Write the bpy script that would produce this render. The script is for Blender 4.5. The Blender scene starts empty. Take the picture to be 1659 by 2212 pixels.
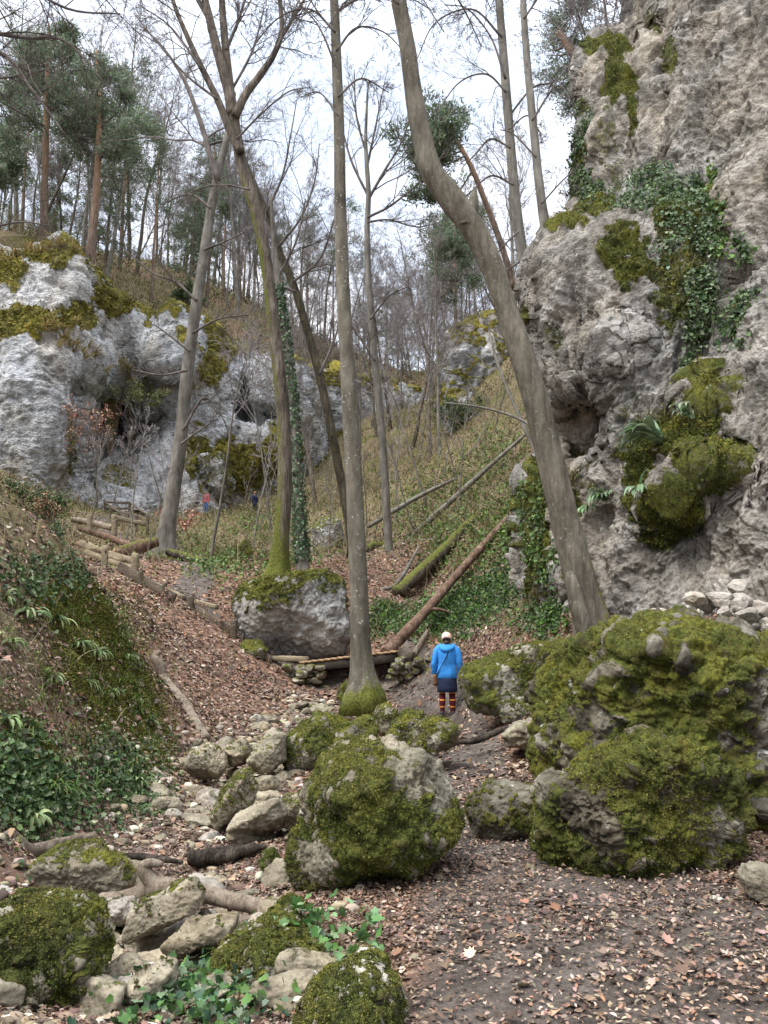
import bpy, bmesh, math, random, time
import numpy as np
from mathutils import Vector, Matrix
T00 = time.time()
rng = np.random.default_rng(11); random.seed(11)
SC = bpy.context.scene
COL = SC.collection
R = math.radians
# ------------------------------------------------------------------ camera
PITCH = R(10.0); EYE = 1.6; FPX = 1671.0          # focal length in photo units (photo read as 1659 x 2212)
cd = bpy.data.cameras.new('camera'); cam = bpy.data.objects.new('camera', cd); COL.objects.link(cam)
cam.location = (0, 0, EYE); cam.rotation_euler = (R(90) + PITCH, 0, 0)
cd.sensor_fit = 'VERTICAL'; cd.sensor_height = 36; cd.lens = 36 * FPX / 2212.0
cd.clip_start = .05; cd.clip_end = 2000
SC.camera = cam
# ------------------------------------------------------------------ sky, sun, exposure
SUN_EL, SUN_AZ = R(56), R(-125)                     # azimuth from +Y towards +X
w = bpy.data.worlds.new("World"); SC.world = w; w.use_nodes = True
nt = w.node_tree; nd = nt.nodes; lk = nt.links; nd.clear()
wo = nd.new('ShaderNodeOutputWorld'); bg = nd.new('ShaderNodeBackground'); bg.inputs[1].default_value = .1
sky = nd.new('ShaderNodeTexSky'); sky.sky_type = 'NISHITA'; sky.sun_disc = False
sky.sun_elevation = SUN_EL; sky.sun_rotation = SUN_AZ
tc = nd.new('ShaderNodeTexCoord'); sx = nd.new('ShaderNodeSeparateXYZ'); lk.new(tc.outputs['Generated'], sx.inputs[0])
mp = nd.new('ShaderNodeMapping'); mp.inputs['Scale'].default_value = (1, 1, 2.2); lk.new(tc.outputs['Generated'], mp.inputs[0])
cn = nd.new('ShaderNodeTexNoise'); cn.inputs['Scale'].default_value = 3.2; cn.inputs['Detail'].default_value = 6; lk.new(mp.outputs[0], cn.inputs['Vector'])
cr = nd.new('ShaderNodeValToRGB'); cr.color_ramp.elements[0].position = .38; cr.color_ramp.elements[1].position = .62
cr.color_ramp.elements[0].color = (3.25, 3.6, 4.25, 1); cr.color_ramp.elements[1].color = (4.6, 4.6, 4.7, 1)
lk.new(cn.outputs[0], cr.inputs[0])
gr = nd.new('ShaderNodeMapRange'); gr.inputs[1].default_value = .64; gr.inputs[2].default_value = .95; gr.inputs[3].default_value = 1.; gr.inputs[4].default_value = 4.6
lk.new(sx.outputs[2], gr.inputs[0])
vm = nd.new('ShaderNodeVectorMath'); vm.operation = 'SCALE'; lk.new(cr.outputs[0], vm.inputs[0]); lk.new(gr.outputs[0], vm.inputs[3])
mx = nd.new('ShaderNodeMix'); mx.data_type = 'RGBA'; mx.inputs[0].default_value = .9      # cloud cover over the clear sky
lk.new(sky.outputs[0], mx.inputs[6]); lk.new(vm.outputs[0], mx.inputs[7])
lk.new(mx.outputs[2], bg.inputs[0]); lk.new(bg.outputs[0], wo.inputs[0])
ld = bpy.data.lights.new('sun', 'SUN'); ld.energy = 1.5; ld.angle = R(35); ld.color = (1, .965, .91)
so = bpy.data.objects.new('sun', ld); COL.objects.link(so); so.location = (0, 0, 60)
sdir = Vector((math.cos(SUN_EL) * math.sin(SUN_AZ), math.cos(SUN_EL) * math.cos(SUN_AZ), math.sin(SUN_EL)))
so.rotation_euler = sdir.to_track_quat('Z', 'Y').to_euler()
vs = SC.view_settings; vs.view_transform = 'Standard'; vs.look = 'None'; vs.gamma = 1; vs.use_curve_mapping = False; vs.exposure = 1.75
SC.cycles.max_bounces = 5; SC.cycles.diffuse_bounces = 4; SC.cycles.glossy_bounces = 2; SC.cycles.transparent_max_bounces = 4
SC.cycles.use_denoising = True

# ------------------------------------------------------------------ maths helpers
def slope(v):
    cy = (1106.0 - np.asarray(v, float)) / FPX
    return (math.sin(PITCH) + math.cos(PITCH) * cy) / (math.cos(PITCH) - math.sin(PITCH) * cy)
def at(u, v, d):
    """world point seen at photo position (u, v), d metres ahead"""
    u = np.asarray(u, float); v = np.asarray(v, float); d = np.asarray(d, float)
    cy = (1106.0 - v) / FPX; k = d / (math.cos(PITCH) - math.sin(PITCH) * cy)
    return np.stack(np.broadcast_arrays((u - 829.5) / FPX * k, d, EYE + k * (math.sin(PITCH) + math.cos(PITCH) * cy)), -1)
def px(d, v=1106.0):
    """metres per photo unit at depth d"""
    return d / (math.cos(PITCH) - math.sin(PITCH) * (1106.0 - v) / FPX) / FPX
def sst(a, b, x):
    t = np.clip((x - a) / (b - a), 0, 1); return t * t * (3 - 2 * t)
_p = np.random.default_rng(3).permutation(256); PERM = np.concatenate([_p, _p, _p])
_g = np.random.default_rng(4).normal(size=(256, 3)); GRAD = _g / np.linalg.norm(_g, axis=1)[:, None]
def pn(p):
    p = np.asarray(p, float); i = np.floor(p).astype(np.int64); f = p - i; i &= 255
    w_ = f * f * f * (f * (f * 6 - 15) + 10); out = np.zeros(len(p))
    for a in (0, 1):
        ha = PERM[i[:, 0] + a]; wa = w_[:, 0] if a else 1 - w_[:, 0]
        for b in (0, 1):
            hb = PERM[ha + i[:, 1] + b]; wb = wa * (w_[:, 1] if b else 1 - w_[:, 1])
            for c in (0, 1):
                g = GRAD[PERM[hb + i[:, 2] + c]]
                out += wb * (w_[:, 2] if c else 1 - w_[:, 2]) * (g[:, 0] * (f[:, 0] - a) + g[:, 1] * (f[:, 1] - b) + g[:, 2] * (f[:, 2] - c))
    return out * 1.7
def fbm(p, o=4, gain=.5, ridge=False):
    s = 0; a = 1; n = 0; p = np.asarray(p, float)
    for k in range(o):
        q = pn(p * (2.03 ** k) + 17.3 * k)
        if ridge: q = 1 - 2 * np.abs(q)
        s = s + a * q; n += a; a *= gain
    return s / n
def worley(p):
    p = np.asarray(p, float); i = np.floor(p).astype(np.int64); f = p - i
    f1 = np.full(len(p), 9.); f2 = f1.copy(); cid = np.zeros(len(p), np.int64)
    for a in (-1, 0, 1):
        for b in (-1, 0, 1):
            for c in (-1, 0, 1):
                h = PERM[PERM[PERM[(i[:, 0] + a) & 255] + ((i[:, 1] + b) & 255)] + ((i[:, 2] + c) & 255)]
                q = np.stack([a + PERM[h] / 255. - f[:, 0], b + PERM[h + 37] / 255. - f[:, 1], c + PERM[h + 91] / 255. - f[:, 2]], 1)
                dd = (q * q).sum(1); m = dd < f1
                f2 = np.where(m, f1, np.minimum(f2, dd)); cid = np.where(m, h, cid); f1 = np.where(m, dd, f1)
    return np.sqrt(f1), np.sqrt(f2), cid
def nrm(a): return a / np.maximum(np.linalg.norm(a, axis=-1, keepdims=True), 1e-9)
class RBF:
    """thin-plate spline through scattered 2-D samples"""
    def __init__(s, xy, z, sm=1e-4):
        s.xy = np.asarray(xy, float); n = len(s.xy); z = np.asarray(z, float)
        K = s.k(s.xy); K[np.arange(n), np.arange(n)] += sm * n
        P = np.c_[np.ones(n), s.xy]; A = np.zeros((n + 3, n + 3)); A[:n, :n] = K; A[:n, n:] = P; A[n:, :n] = P.T
        s.w = np.linalg.solve(A, np.r_[z, 0, 0, 0])
    def k(s, q):
        d = ((q[:, None, :] - s.xy[None]) ** 2).sum(2); return .5 * d * np.log(d + 1e-12)
    def __call__(s, q):
        q = np.asarray(q, float); out = np.empty(len(q))
        for i in range(0, len(q), 20000):
            b = q[i:i + 20000]; out[i:i + 20000] = s.k(b) @ s.w[:-3] + s.w[-3] + b @ s.w[-2:]
        return out
# ------------------------------------------------------------------ object helpers
ORG = {}
def mesh_data(name, V, F, attrs=None, smooth=True):
    me = bpy.data.meshes.new(name); V = np.ascontiguousarray(V, np.float32)
    Fs = F if isinstance(F, (list, tuple)) else [F]; Fs = [np.asarray(f, np.int32) for f in Fs if len(f)]
    me.vertices.add(len(V)); me.vertices.foreach_set('co', V.ravel())
    tot = np.concatenate([np.full(len(f), f.shape[1], np.int32) for f in Fs]); lp = np.concatenate([f.ravel() for f in Fs])
    me.loops.add(len(lp)); me.loops.foreach_set('vertex_index', lp)
    me.polygons.add(len(tot)); st = np.r_[0, np.cumsum(tot)[:-1]].astype(np.int32)
    me.polygons.foreach_set('loop_start', st); me.polygons.foreach_set('loop_total', tot)
    if smooth: me.polygons.foreach_set('use_smooth', np.ones(len(tot), bool))
    for k, a in (attrs or {}).items():
        a = np.asarray(a, np.float32)
        if a.ndim == 1: at_ = me.attributes.new(k, 'FLOAT', 'POINT'); at_.data.foreach_set('value', a)
        else:
            at_ = me.attributes.new(k, 'FLOAT_COLOR', 'POINT'); c = np.ones((len(a), 4), np.float32); c[:, :3] = a[:, :3]; at_.data.foreach_set('color', c.ravel())
    me.update(calc_edges=True)
    return me
def obj(name, V, F, mat, parent=None, attrs=None, smooth=True, origin=None):
    V = np.asarray(V, float)
    if parent is not None: o0 = ORG[parent.name]
    else:
        o0 = np.asarray(origin, float) if origin is not None else np.r_[(V[:, :2].max(0) + V[:, :2].min(0)) / 2, V[:, 2].min()]
    me = mesh_data(name, V - o0, F, attrs, smooth); o = bpy.data.objects.new(name, me); COL.objects.link(o)
    me.materials.append(mat)
    if parent is not None: o.parent = parent
    else: o.location = o0
    ORG[o.name] = o0
    return o
def empty(name, loc, rz=0):
    o = bpy.data.objects.new(name, None); COL.objects.link(o); o.location = loc; o.empty_display_size = .2; o.rotation_euler = (0, 0, rz)
    ORG[o.name] = np.asarray(loc, float); return o
def tag(o, label, cat=None, group=None, kind=None):
    o['label'] = label
    if cat: o['category'] = cat
    if group: o['group'] = group
    if kind: o['kind'] = kind
    return o
def dup(root, loc, rz=0, sc=1, label=None, group=None, tilt=(0, 0)):
    r = root.copy(); COL.objects.link(r); r.location = loc; r.rotation_euler = (tilt[0], tilt[1], rz); r.scale = (sc, sc, sc) if np.isscalar(sc) else sc
    if label: r['label'] = label
    if group: r['group'] = group
    for ch in list(root.children):
        c = ch.copy(); COL.objects.link(c); c.parent = r
        for g in ch.children:
            e = g.copy(); COL.objects.link(e); e.parent = c
    return r
class MB:
    """collects pieces of one mesh"""
    def __init__(s): s.V = []; s.F = {}; s.n = 0; s.A = {}
    def add(s, V, F, **at_):
        V = np.asarray(V, float); Fs = F if isinstance(F, (list, tuple)) and len(F) and np.ndim(F[0]) == 2 else [F]
        for f in Fs:
            f = np.asarray(f, np.int64); s.F.setdefault(f.shape[1], []).append(f + s.n)
        for k, a in at_.items():
            a = np.asarray(a, float)
            if a.ndim == 0 or (a.ndim == 1 and len(a) == 3 and len(V) != 3): a = np.broadcast_to(a, (len(V),) + a.shape)
            s.A.setdefault(k, []).append(a)
        s.V.append(V); s.n += len(V); return s
    def build(s, name, mat, parent=None, smooth=True, origin=None):
        return obj(name, np.concatenate(s.V), [np.concatenate(f) for f in s.F.values()], mat, parent, {k: np.concatenate(a) for k, a in s.A.items()}, smooth, origin)
def vnormals(V, F):
    n = np.zeros_like(V); a = V[F[:, 0]]
    fn = np.cross(V[F[:, 1]] - a, V[F[:, 2]] - a) if F.shape[1] == 3 else np.cross(V[F[:, 2]] - a, V[F[:, 3]] - V[F[:, 1]])
    for k in range(3):
        s = 0
        for j in range(F.shape[1]): s = s + np.bincount(F[:, j], fn[:, k], len(V))
        n[:, k] = s
    return nrm(n)
def gridF(nr, nc):
    i = np.arange(nr * nc).reshape(nr, nc); return np.stack([i[:-1, :-1], i[:-1, 1:], i[1:, 1:], i[1:, :-1]], -1).reshape(-1, 4)
def crom(P, n):
    """Catmull-Rom resampling of rows of P (any width) to n rows"""
    P = np.asarray(P, float); Q = np.r_[[2 * P[0] - P[1]], P, [2 * P[-1] - P[-2]]]
    t = np.linspace(0, len(P) - 1 - 1e-6, n); i = t.astype(int); f = (t - i)[:, None]
    a, b, c, d_ = Q[i], Q[i + 1], Q[i + 2], Q[i + 3]
    return .5 * (2 * b + (c - a) * f + (2 * a - 5 * b + 4 * c - d_) * f ** 2 + (3 * b - a - 3 * c + d_) * f ** 3)
def frames(T):
    A = np.zeros_like(T); ref = np.array([1., 0, 0]) if abs(T[0][0]) < .9 else np.array([0, 1., 0])
    a = np.cross(T[0], ref); a /= np.linalg.norm(a); A[0] = a
    for k in range(1, len(T)):
        a = a - T[k] * a.dot(T[k]); a /= np.linalg.norm(a); A[k] = a
    return A, np.cross(T, A)
def tube(P, rad, ns=12, cap=True, lump=0., seed=0, flute=None):
    P = np.asarray(P, float); n = len(P); T = nrm(np.gradient(P, axis=0)); A, B = frames(T)
    th = np.linspace(0, 2 * math.pi, ns, endpoint=False); rr = np.broadcast_to(np.asarray(rad, float)[:, None], (n, ns)).copy()
    D = A[:, None] * np.cos(th)[None, :, None] + B[:, None] * np.sin(th)[None, :, None]
    if lump:
        q = (P[:, None] + D * rr[..., None]).reshape(-1, 3)
        rr *= 1 + lump * fbm(q * (1.1 / max(rr.mean(), .02)) * .35 + seed, 3).reshape(n, ns)
    if flute is not None: rr *= flute(np.linspace(0, 1, n)[:, None], th[None])
    V = (P[:, None] + D * rr[..., None]).reshape(-1, 3)
    i = np.arange(n * ns).reshape(n, ns); j = np.roll(i, -1, 1)
    F = np.stack([i[:-1], j[:-1], j[1:], i[1:]], -1).reshape(-1, 4)
    Fs = [F]
    if cap:
        V = np.r_[V, P[:1], P[-1:]]; c0 = n * ns
        Fs.append(np.r_[np.stack([j[0], i[0], np.full(ns, c0)], 1), np.stack([i[-1], j[-1], np.full(ns, c0 + 1)], 1)])
    return V, Fs
def tubes(P, Rr, ns=3):
    """many thin tubes at once: P (B, N, 3), Rr (B, N)"""
    Bn, N, _ = P.shape; T = nrm(np.gradient(P, axis=1)); ref = np.where(np.abs(T[..., 2:3]) > .9, np.array([1., 0, 0]), np.array([0, 0, 1.]))
    A = nrm(np.cross(T, ref)); B = np.cross(T, A); th = np.arange(ns) * 2 * math.pi / ns
    V = P[:, :, None] + Rr[:, :, None, None] * (A[:, :, None] * np.cos(th)[:, None] + B[:, :, None] * np.sin(th)[:, None])
    i = np.arange(Bn * N * ns).reshape(Bn, N, ns); j = np.roll(i, -1, 2)
    return V.reshape(-1, 3), np.stack([i[:, :-1], j[:, :-1], j[:, 1:], i[:, 1:]], -1).reshape(-1, 4)
def grow(P, Rr, n, t0, t1, ang, ratio, rr=.6, npts=5, wig=.2, trop=0., g=rng, rmin=.004, minlen=.0, tipr=.25):
    """children of every polyline of P; returns (P, R) of the new level"""
    Bn, N, _ = P.shape; idx = np.repeat(np.arange(Bn), n); m = len(idx); t = g.uniform(t0, t1, m)
    x = t * (N - 1); i = np.minimum(x.astype(int), N - 2); f = x - i
    p = P[idx, i] * (1 - f)[:, None] + P[idx, i + 1] * f[:, None]; T = nrm(P[idx, i + 1] - P[idx, i]); r0 = Rr[idx, i] * (1 - f) + Rr[idx, i + 1] * f
    L = np.linalg.norm(np.diff(P, axis=1), axis=2).sum(1)[idx] * ratio * (1.25 - t * .8) * g.uniform(.55, 1.25, m)
    L = np.maximum(L, minlen)
    ref = nrm(g.normal(size=(m, 3))); A = nrm(np.cross(T, ref)); a = np.asarray(ang[0] + (ang[1] - ang[0]) * g.random(m))[:, None]
    d = nrm(T * np.cos(a) + A * np.sin(a)); out = np.zeros((m, npts, 3)); out[:, 0] = p
    for k in range(1, npts):
        d = nrm(d + g.normal(size=(m, 3)) * wig + np.array([0, 0, trop])); out[:, k] = out[:, k - 1] + d * (L / (npts - 1))[:, None]
    ra = np.maximum(r0 * rr, rmin); rad = ra[:, None] * np.linspace(1, tipr, npts)[None]
    return out, np.maximum(rad, rmin * .5)
# leaf shapes: template points (x across, y along, z up) and faces
LEAF = {
 'oval': (np.array([[0, 0, 0], [.27, .3, .09], [.25, .68, .1], [0, 1, 0], [-.25, .68, .1], [-.27, .3, .09]]), np.array([[0, 1, 2, 3], [0, 3, 4, 5]])),
 'blade': (np.array([[-.5, 0, 0], [.5, 0, 0], [0, 1, 0]]), np.array([[0, 1, 2]])),
 'strip': (np.array([[-.5, 0, 0], [.5, 0, 0], [.4, .6, .06], [0, 1, -.05], [-.4, .6, .06]]), np.array([[0, 1, 2, 3, 4]])),
}
_iv = [(0, .02), (.24, -.12), (.5, .04), (.46, .26), (.56, .5), (.3, .62), (0, 1.0), (-.3, .62), (-.56, .5), (-.46, .26), (-.5, .04), (-.24, -.12)]
LEAF['ivy'] = (np.array([[0, .3, -.05]] + [[a, b, .06 * abs(a) * 3] for a, b in _iv]), np.array([[0, k, k % 12 + 1] for k in range(1, 13)]))
_mp = [(0, 0), (.16, -.06), (.45, .02), (.34, .2), (.6, .42), (.36, .46), (.4, .72), (.14, .66), (0, 1), (-.16, .68), (-.38, .7), (-.34, .44), (-.58, .4), (-.32, .2), (-.43, 0), (-.14, -.05)]
LEAF['lobed'] = (np.array([[0, .35, .0]] + [[a, b, .22 * abs(a) + .12 * (b - .4) ** 2] for a, b in _mp]), np.array([[0, k, k % 16 + 1] for k in range(1, 17)]))
def leaves(c, along, up, size, shape='oval', col=None, wid=1., curl=1.):
    tp, tf = LEAF[shape]; n = len(c); al = nrm(along); si = nrm(np.cross(al, up)); un = np.cross(si, al); size = np.broadcast_to(np.asarray(size, float), (n,))
    wid = np.broadcast_to(np.asarray(wid, float), (n,)); curl = np.broadcast_to(np.asarray(curl, float), (n,))
    V = c[:, None] + size[:, None, None] * (si[:, None] * (tp[:, 0][None] * wid[:, None])[..., None] + al[:, None] * tp[:, 1][None, :, None] + un[:, None] * (tp[:, 2][None] * curl[:, None])[..., None])
    F = (tf[None] + (np.arange(n) * len(tp))[:, None, None]).reshape(-1, tf.shape[1])
    at_ = {'Col': np.repeat(col, len(tp), 0)} if col is not None else {}
    return V.reshape(-1, 3), F, at_
def pick(pal, n, g=rng, jit=.18):
    pal = np.asarray(pal, float); c = pal[g.integers(0, len(pal), n)]; return np.clip(c * (1 + jit * g.normal(size=(n, 1))) * (1 + .06 * g.normal(size=(n, 3))), .003, .95)
# ------------------------------------------------------------------ materials
MATS = {}
def newmat(name, rough=.9, spec=.2):
    m = bpy.data.materials.new(name); m.use_nodes = True; t = m.node_tree; b = t.nodes['Principled BSDF']
    b.inputs['Roughness'].default_value = rough; b.inputs['Specular IOR Level'].default_value = spec; MATS[name] = m
    return m, t, b
def nz(t, sc, det=5, rough=.6, vec=None, dist=0.):
    n = t.nodes.new('ShaderNodeTexNoise'); n.inputs['Scale'].default_value = sc; n.inputs['Detail'].default_value = det; n.inputs['Roughness'].default_value = rough; n.inputs['Distortion'].default_value = dist
    if vec is not None: t.links.new(vec, n.inputs['Vector'])
    return n.outputs[0]
def vor(t, sc, vec=None, feat='F1', out=0, rnd=1.):
    n = t.nodes.new('ShaderNodeTexVoronoi'); n.feature = feat; n.inputs['Scale'].default_value = sc; n.inputs['Randomness'].default_value = rnd
    if vec is not None: t.links.new(vec, n.inputs['Vector'])
    return n.outputs[out]
def ramp(t, src, stops):
    n = t.nodes.new('ShaderNodeValToRGB'); e = n.color_ramp.elements
    while len(e) < len(stops): e.new(.5)
    for k, (p, c) in enumerate(stops):
        e[k].position = p; e[k].color = (*c, 1) if np.ndim(c) else (c, c, c, 1)
    t.links.new(src, n.inputs[0]); return n.outputs[0]
def mixc(t, fac, a, b, mode='MIX'):
    n = t.nodes.new('ShaderNodeMix'); n.data_type = 'RGBA'; n.blend_type = mode
    for s, x in ((0, fac), (6, a), (7, b)):
        if hasattr(x, 'is_linked'): t.links.new(x, n.inputs[s])
        elif np.ndim(x): n.inputs[s].default_value = (*x, 1)
        else: n.inputs[s].default_value = x
    return n.outputs[2]
def mth(t, op, a, b=0., c=None):
    n = t.nodes.new('ShaderNodeMath'); n.operation = op
    for s, x in ((0, a), (1, b), (2, c)):
        if x is None: continue
        if hasattr(x, 'is_linked'): t.links.new(x, n.inputs[s])
        else: n.inputs[s].default_value = x
    return n.outputs[0]
def attr(t, name, out=2):
    n = t.nodes.new('ShaderNodeAttribute'); n.attribute_name = name; return n.outputs[out]
def pos(t, scale=None):
    g = t.nodes.new('ShaderNodeNewGeometry'); o = g.outputs['Position']
    if scale:
        m = t.nodes.new('ShaderNodeMapping'); m.inputs['Scale'].default_value = scale; t.links.new(o, m.inputs[0]); o = m.outputs[0]
    return o
def ocoord(t, scale=None):
    g = t.nodes.new('ShaderNodeTexCoord'); o = g.outputs['Object']
    if scale:
        m = t.nodes.new('ShaderNodeMapping'); m.inputs['Scale'].default_value = scale; t.links.new(o, m.inputs[0]); o = m.outputs[0]
    return o
def bump(t, b, h, dist, strength=1., prev=None):
    n = t.nodes.new('ShaderNodeBump'); n.inputs['Distance'].default_value = dist; n.inputs['Strength'].default_value = strength
    t.links.new(h, n.inputs['Height'])
    if prev is not None: t.links.new(prev, n.inputs['Normal'])
    t.links.new(n.outputs[0], b.inputs['Normal']); return n.outputs[0]
MOSS_D, MOSS_M, MOSS_L = (.02, .024, .007), (.088, .098, .02), (.19, .195, .042)
def rock_mat(name, tones, moss=(MOSS_D, MOSS_M, MOSS_L), s=1., lich=.25, streak=0., bumpd=.03, mossnoise=1.):
    m, t, b = newmat(name, .93, .15); P = pos(t)
    c = ramp(t, nz(t, 1.3 * s, 7, .68, P), [(.3, tones[0]), (.47, tones[1]), (.62, tones[2]), (.75, tones[3])])
    c = mixc(t, 1., c, ramp(t, nz(t, 9 * s, 6, .7, P), [(.3, .55), (.5, 1.), (.7, 1.18)]), 'MULTIPLY')
    c = mixc(t, ramp(t, vor(t, 14 * s, mixc(t, .06, P, nz_col(t, 7 * s, P))), [(.0, .0), (.06, .6), (.1, .0)]), c, tones[0])
    c = mixc(t, 1., c, ramp(t, nz(t, .33 * s + .1, 4, .6, P), [(.36, (1.07, 1.0, .91)), (.5, (1, 1, 1)), (.64, (.97, 1.0, 1.04))]), 'MULTIPLY')
    if streak:
        Q = pos(t, (1.6, 1.6, .16)); c = mixc(t, ramp(t, nz(t, 1.5, 6, .65, Q), [(.48, 0.), (.64, streak * 1.3)]), c, tuple(x * .55 for x in tones[0]))
    c = mixc(t, ramp(t, nz(t, 5 * s, 8, .75, P), [(.63, 0.), (.7, lich)]), c, (.62, .61, .56))
    a = attr(t, 'moss'); n2 = nz(t, 11 * s, 6, .72, P)
    f = mth(t, 'ADD', a, mth(t, 'MULTIPLY_ADD', n2, .9 * mossnoise, -.45 * mossnoise))
    f = ramp(t, f, [(.42, 0.), (.56, 1.)])
    mc = ramp(t, nz(t, 26 * s, 6, .75, P), [(.3, moss[0]), (.5, moss[1]), (.68, moss[2])])
    mc = mixc(t, ramp(t, nz(t, 6.5 * s, 5, .65, P), [(.54, 0.), (.66, .65)]), mc, (.1, .075, .035))
    mc = mixc(t, 1., mc, ramp(t, nz(t, 2.4 * s, 4, .6, P), [(.3, (.45, .46, .5)), (.5, (1, 1, 1)), (.7, (1.55, 1.4, .9))]), 'MULTIPLY')
    c = mixc(t, f, c, mc)
    c = mixc(t, ramp(t, nz(t, 4.5 * s, 3, .55, P, .6), [(.69, 0.), (.72, .75)]), c, (.52, .52, .47)); t.links.new(c, b.inputs['Base Color'])
    h = mth(t, 'ADD', nz(t, 7 * s, 9, .72, P), mth(t, 'MULTIPLY', vor(t, 22 * s, P), .35))
    p1 = bump(t, b, h, bumpd / s); hm = mth(t, 'MULTIPLY', nz(t, 60 * s, 5, .8, P), f); bump(t, b, hm, .03 / s, 1., p1)
    return m
def nz_col(t, sc, vec):
    n = t.nodes.new('ShaderNodeTexNoise'); n.inputs['Scale'].default_value = sc; t.links.new(vec, n.inputs['Vector']); return n.outputs[1]
M_boulder = rock_mat('mossy_limestone', [(.05, .045, .033), (.16, .145, .105), (.29, .265, .21), (.46, .43, .37)], lich=.5)
M_darkrock = rock_mat('dark_mossy_limestone', [(.022, .019, .013), (.075, .066, .048), (.19, .172, .132), (.42, .4, .345)], lich=.6)
M_grey = rock_mat('grey_limestone', [(.09, .086, .078), (.25, .243, .23), (.37, .365, .35), (.5, .5, .48)], s=.5, lich=.3)
M_stone = rock_mat('stream_stone', [(.06, .048, .032), (.165, .14, .098), (.275, .24, .172), (.43, .395, .31)], s=1.6, lich=.3)
M_pale = rock_mat('pale_limestone', [(.1, .082, .064), (.24, .212, .175), (.35, .32, .275), (.48, .455, .41)], s=1.6, lich=.5)
M_cliffR = rock_mat('weathered_cliff_limestone', [(.07, .062, .05), (.205, .19, .165), (.325, .305, .275), (.46, .445, .42)], s=.75, lich=.3, streak=.45, bumpd=.06)
M_cliffL = rock_mat('pale_blue_cliff_limestone', [(.15, .142, .13), (.33, .326, .318), (.44, .44, .438), (.56, .565, .57)], moss=((.05, .045, .012), (.17, .15, .03), (.3, .26, .05)), s=.32, lich=.25, streak=.32, bumpd=.08)
def leaf_mat(name, rough=.65, spec=.25, trans=.0):
    m, t, b = newmat(name, rough, spec); t.links.new(attr(t, 'Col', 0), b.inputs['Base Color'])
    if trans:
        d = t.nodes.new('ShaderNodeBsdfTranslucent'); t.links.new(attr(t, 'Col', 0), d.inputs[0]); x = t.nodes.new('ShaderNodeMixShader'); x.inputs[0].default_value = trans
        t.links.new(b.outputs[0], x.inputs[1]); t.links.new(d.outputs[0], x.inputs[2]); t.links.new(x.outputs[0], t.nodes['Material Output'].inputs[0])
    return m
M_leaf = leaf_mat('dry_leaf', .7, .2); M_green = leaf_mat('green_leaf', .55, .25, .25); M_moss = leaf_mat('moss_tuft', .95, .05); M_needle = leaf_mat('pine_needles', .7, .2, .3)
M_stem = leaf_mat('dry_stems', .85, .1)
def bark_mat(name, tones, spots=0., moss=1., s=1., orange=None, ridg=0.):
    m, t, b = newmat(name, .9, .12); P = ocoord(t, (1, 1, .28)); Q = ocoord(t)
    c = ramp(t, nz(t, 5 * s, 7, .7, P), [(.3, tones[0]), (.5, tones[1]), (.7, tones[2])])
    c = mixc(t, 1., c, ramp(t, nz(t, 1.1, 4, .6, Q), [(.3, .6), (.5, 1.), (.72, 1.3)]), 'MULTIPLY')
    if ridg: c = mixc(t, ramp(t, nz(t, 22 * s, 3, .6, ocoord(t, (1, 1, .08))), [(.4, ridg), (.52, 0.)]), c, tuple(x * .45 for x in tones[0]))
    if orange is not None:
        sx_ = t.nodes.new('ShaderNodeSeparateXYZ'); t.links.new(Q, sx_.inputs[0]); c = mixc(t, ramp(t, mth(t, 'MULTIPLY', sx_.outputs[2], .06), [(.2, 0.), (.8, .9)]), c, orange)
    if spots:
        v_ = vor(t, 11., mixc(t, .12, Q, nz_col(t, 9, Q))); f = ramp(t, v_, [(.1, spots), (.24, 0.)]); f = mth(t, 'MULTIPLY', f, ramp(t, nz(t, 1.6, 3, .5, Q), [(.4, 0.), (.6, 1.)])); c = mixc(t, f, c, (.55, .56, .5))
    a = attr(t, 'moss'); f = ramp(t, mth(t, 'ADD', a, mth(t, 'MULTIPLY_ADD', nz(t, 9, 6, .7, Q), .9, -.45)), [(.42, 0.), (.58, moss)])
    mc = ramp(t, nz(t, 22, 5, .75, Q), [(.3, MOSS_D), (.5, MOSS_M), (.7, MOSS_L)]); c = mixc(t, f, c, mc); t.links.new(c, b.inputs['Base Color'])
    bump(t, b, nz(t, 9 * s, 8, .7, P), .03 if not ridg else .06); return m
M_beech = bark_mat('grey_beech_bark', [(.05, .044, .032), (.115, .102, .078), (.185, .17, .135)], spots=.6)
M_beechold = bark_mat('old_beech_bark', [(.05, .044, .032), (.12, .106, .08), (.2, .18, .143)], spots=.22, ridg=.25)
M_brownbark = bark_mat('brown_bark', [(.045, .036, .028), (.12, .097, .075), (.21, .18, .145)], ridg=.5)
M_palebark = bark_mat('pale_grey_bark', [(.07, .063, .052), (.14, .128, .108), (.22, .205, .178)])
M_darkbark = bark_mat('dark_mossy_bark', [(.025, .021, .016), (.07, .058, .042), (.14, .12, .09)], ridg=.6)
M_twig = bark_mat('grey_brown_twigs', [(.06, .05, .043), (.115, .098, .088), (.17, .15, .135)])
M_fartwig = bark_mat('far_hazed_twigs', [(.12, .105, .1), (.2, .178, .17), (.27, .245, .235)])  # paler than the near twigs: distance haze put into the colour
M_pinebark = bark_mat('pine_bark', [(.07, .05, .038), (.15, .11, .085), (.24, .18, .14)], orange=(.33, .19, .11), ridg=.4)
M_log = bark_mat('weathered_log_bark', [(.06, .045, .032), (.17, .135, .1), (.3, .255, .2)], s=1.5, ridg=.4)
M_barelog = bark_mat('bare_log_wood', [(.1, .076, .055), (.25, .2, .15), (.38, .325, .255)], s=2.2, ridg=.3)
M_redlog = bark_mat('red_brown_log', [(.055, .034, .023), (.16, .1, .07), (.28, .195, .145)], s=1.5, ridg=.4)
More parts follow.
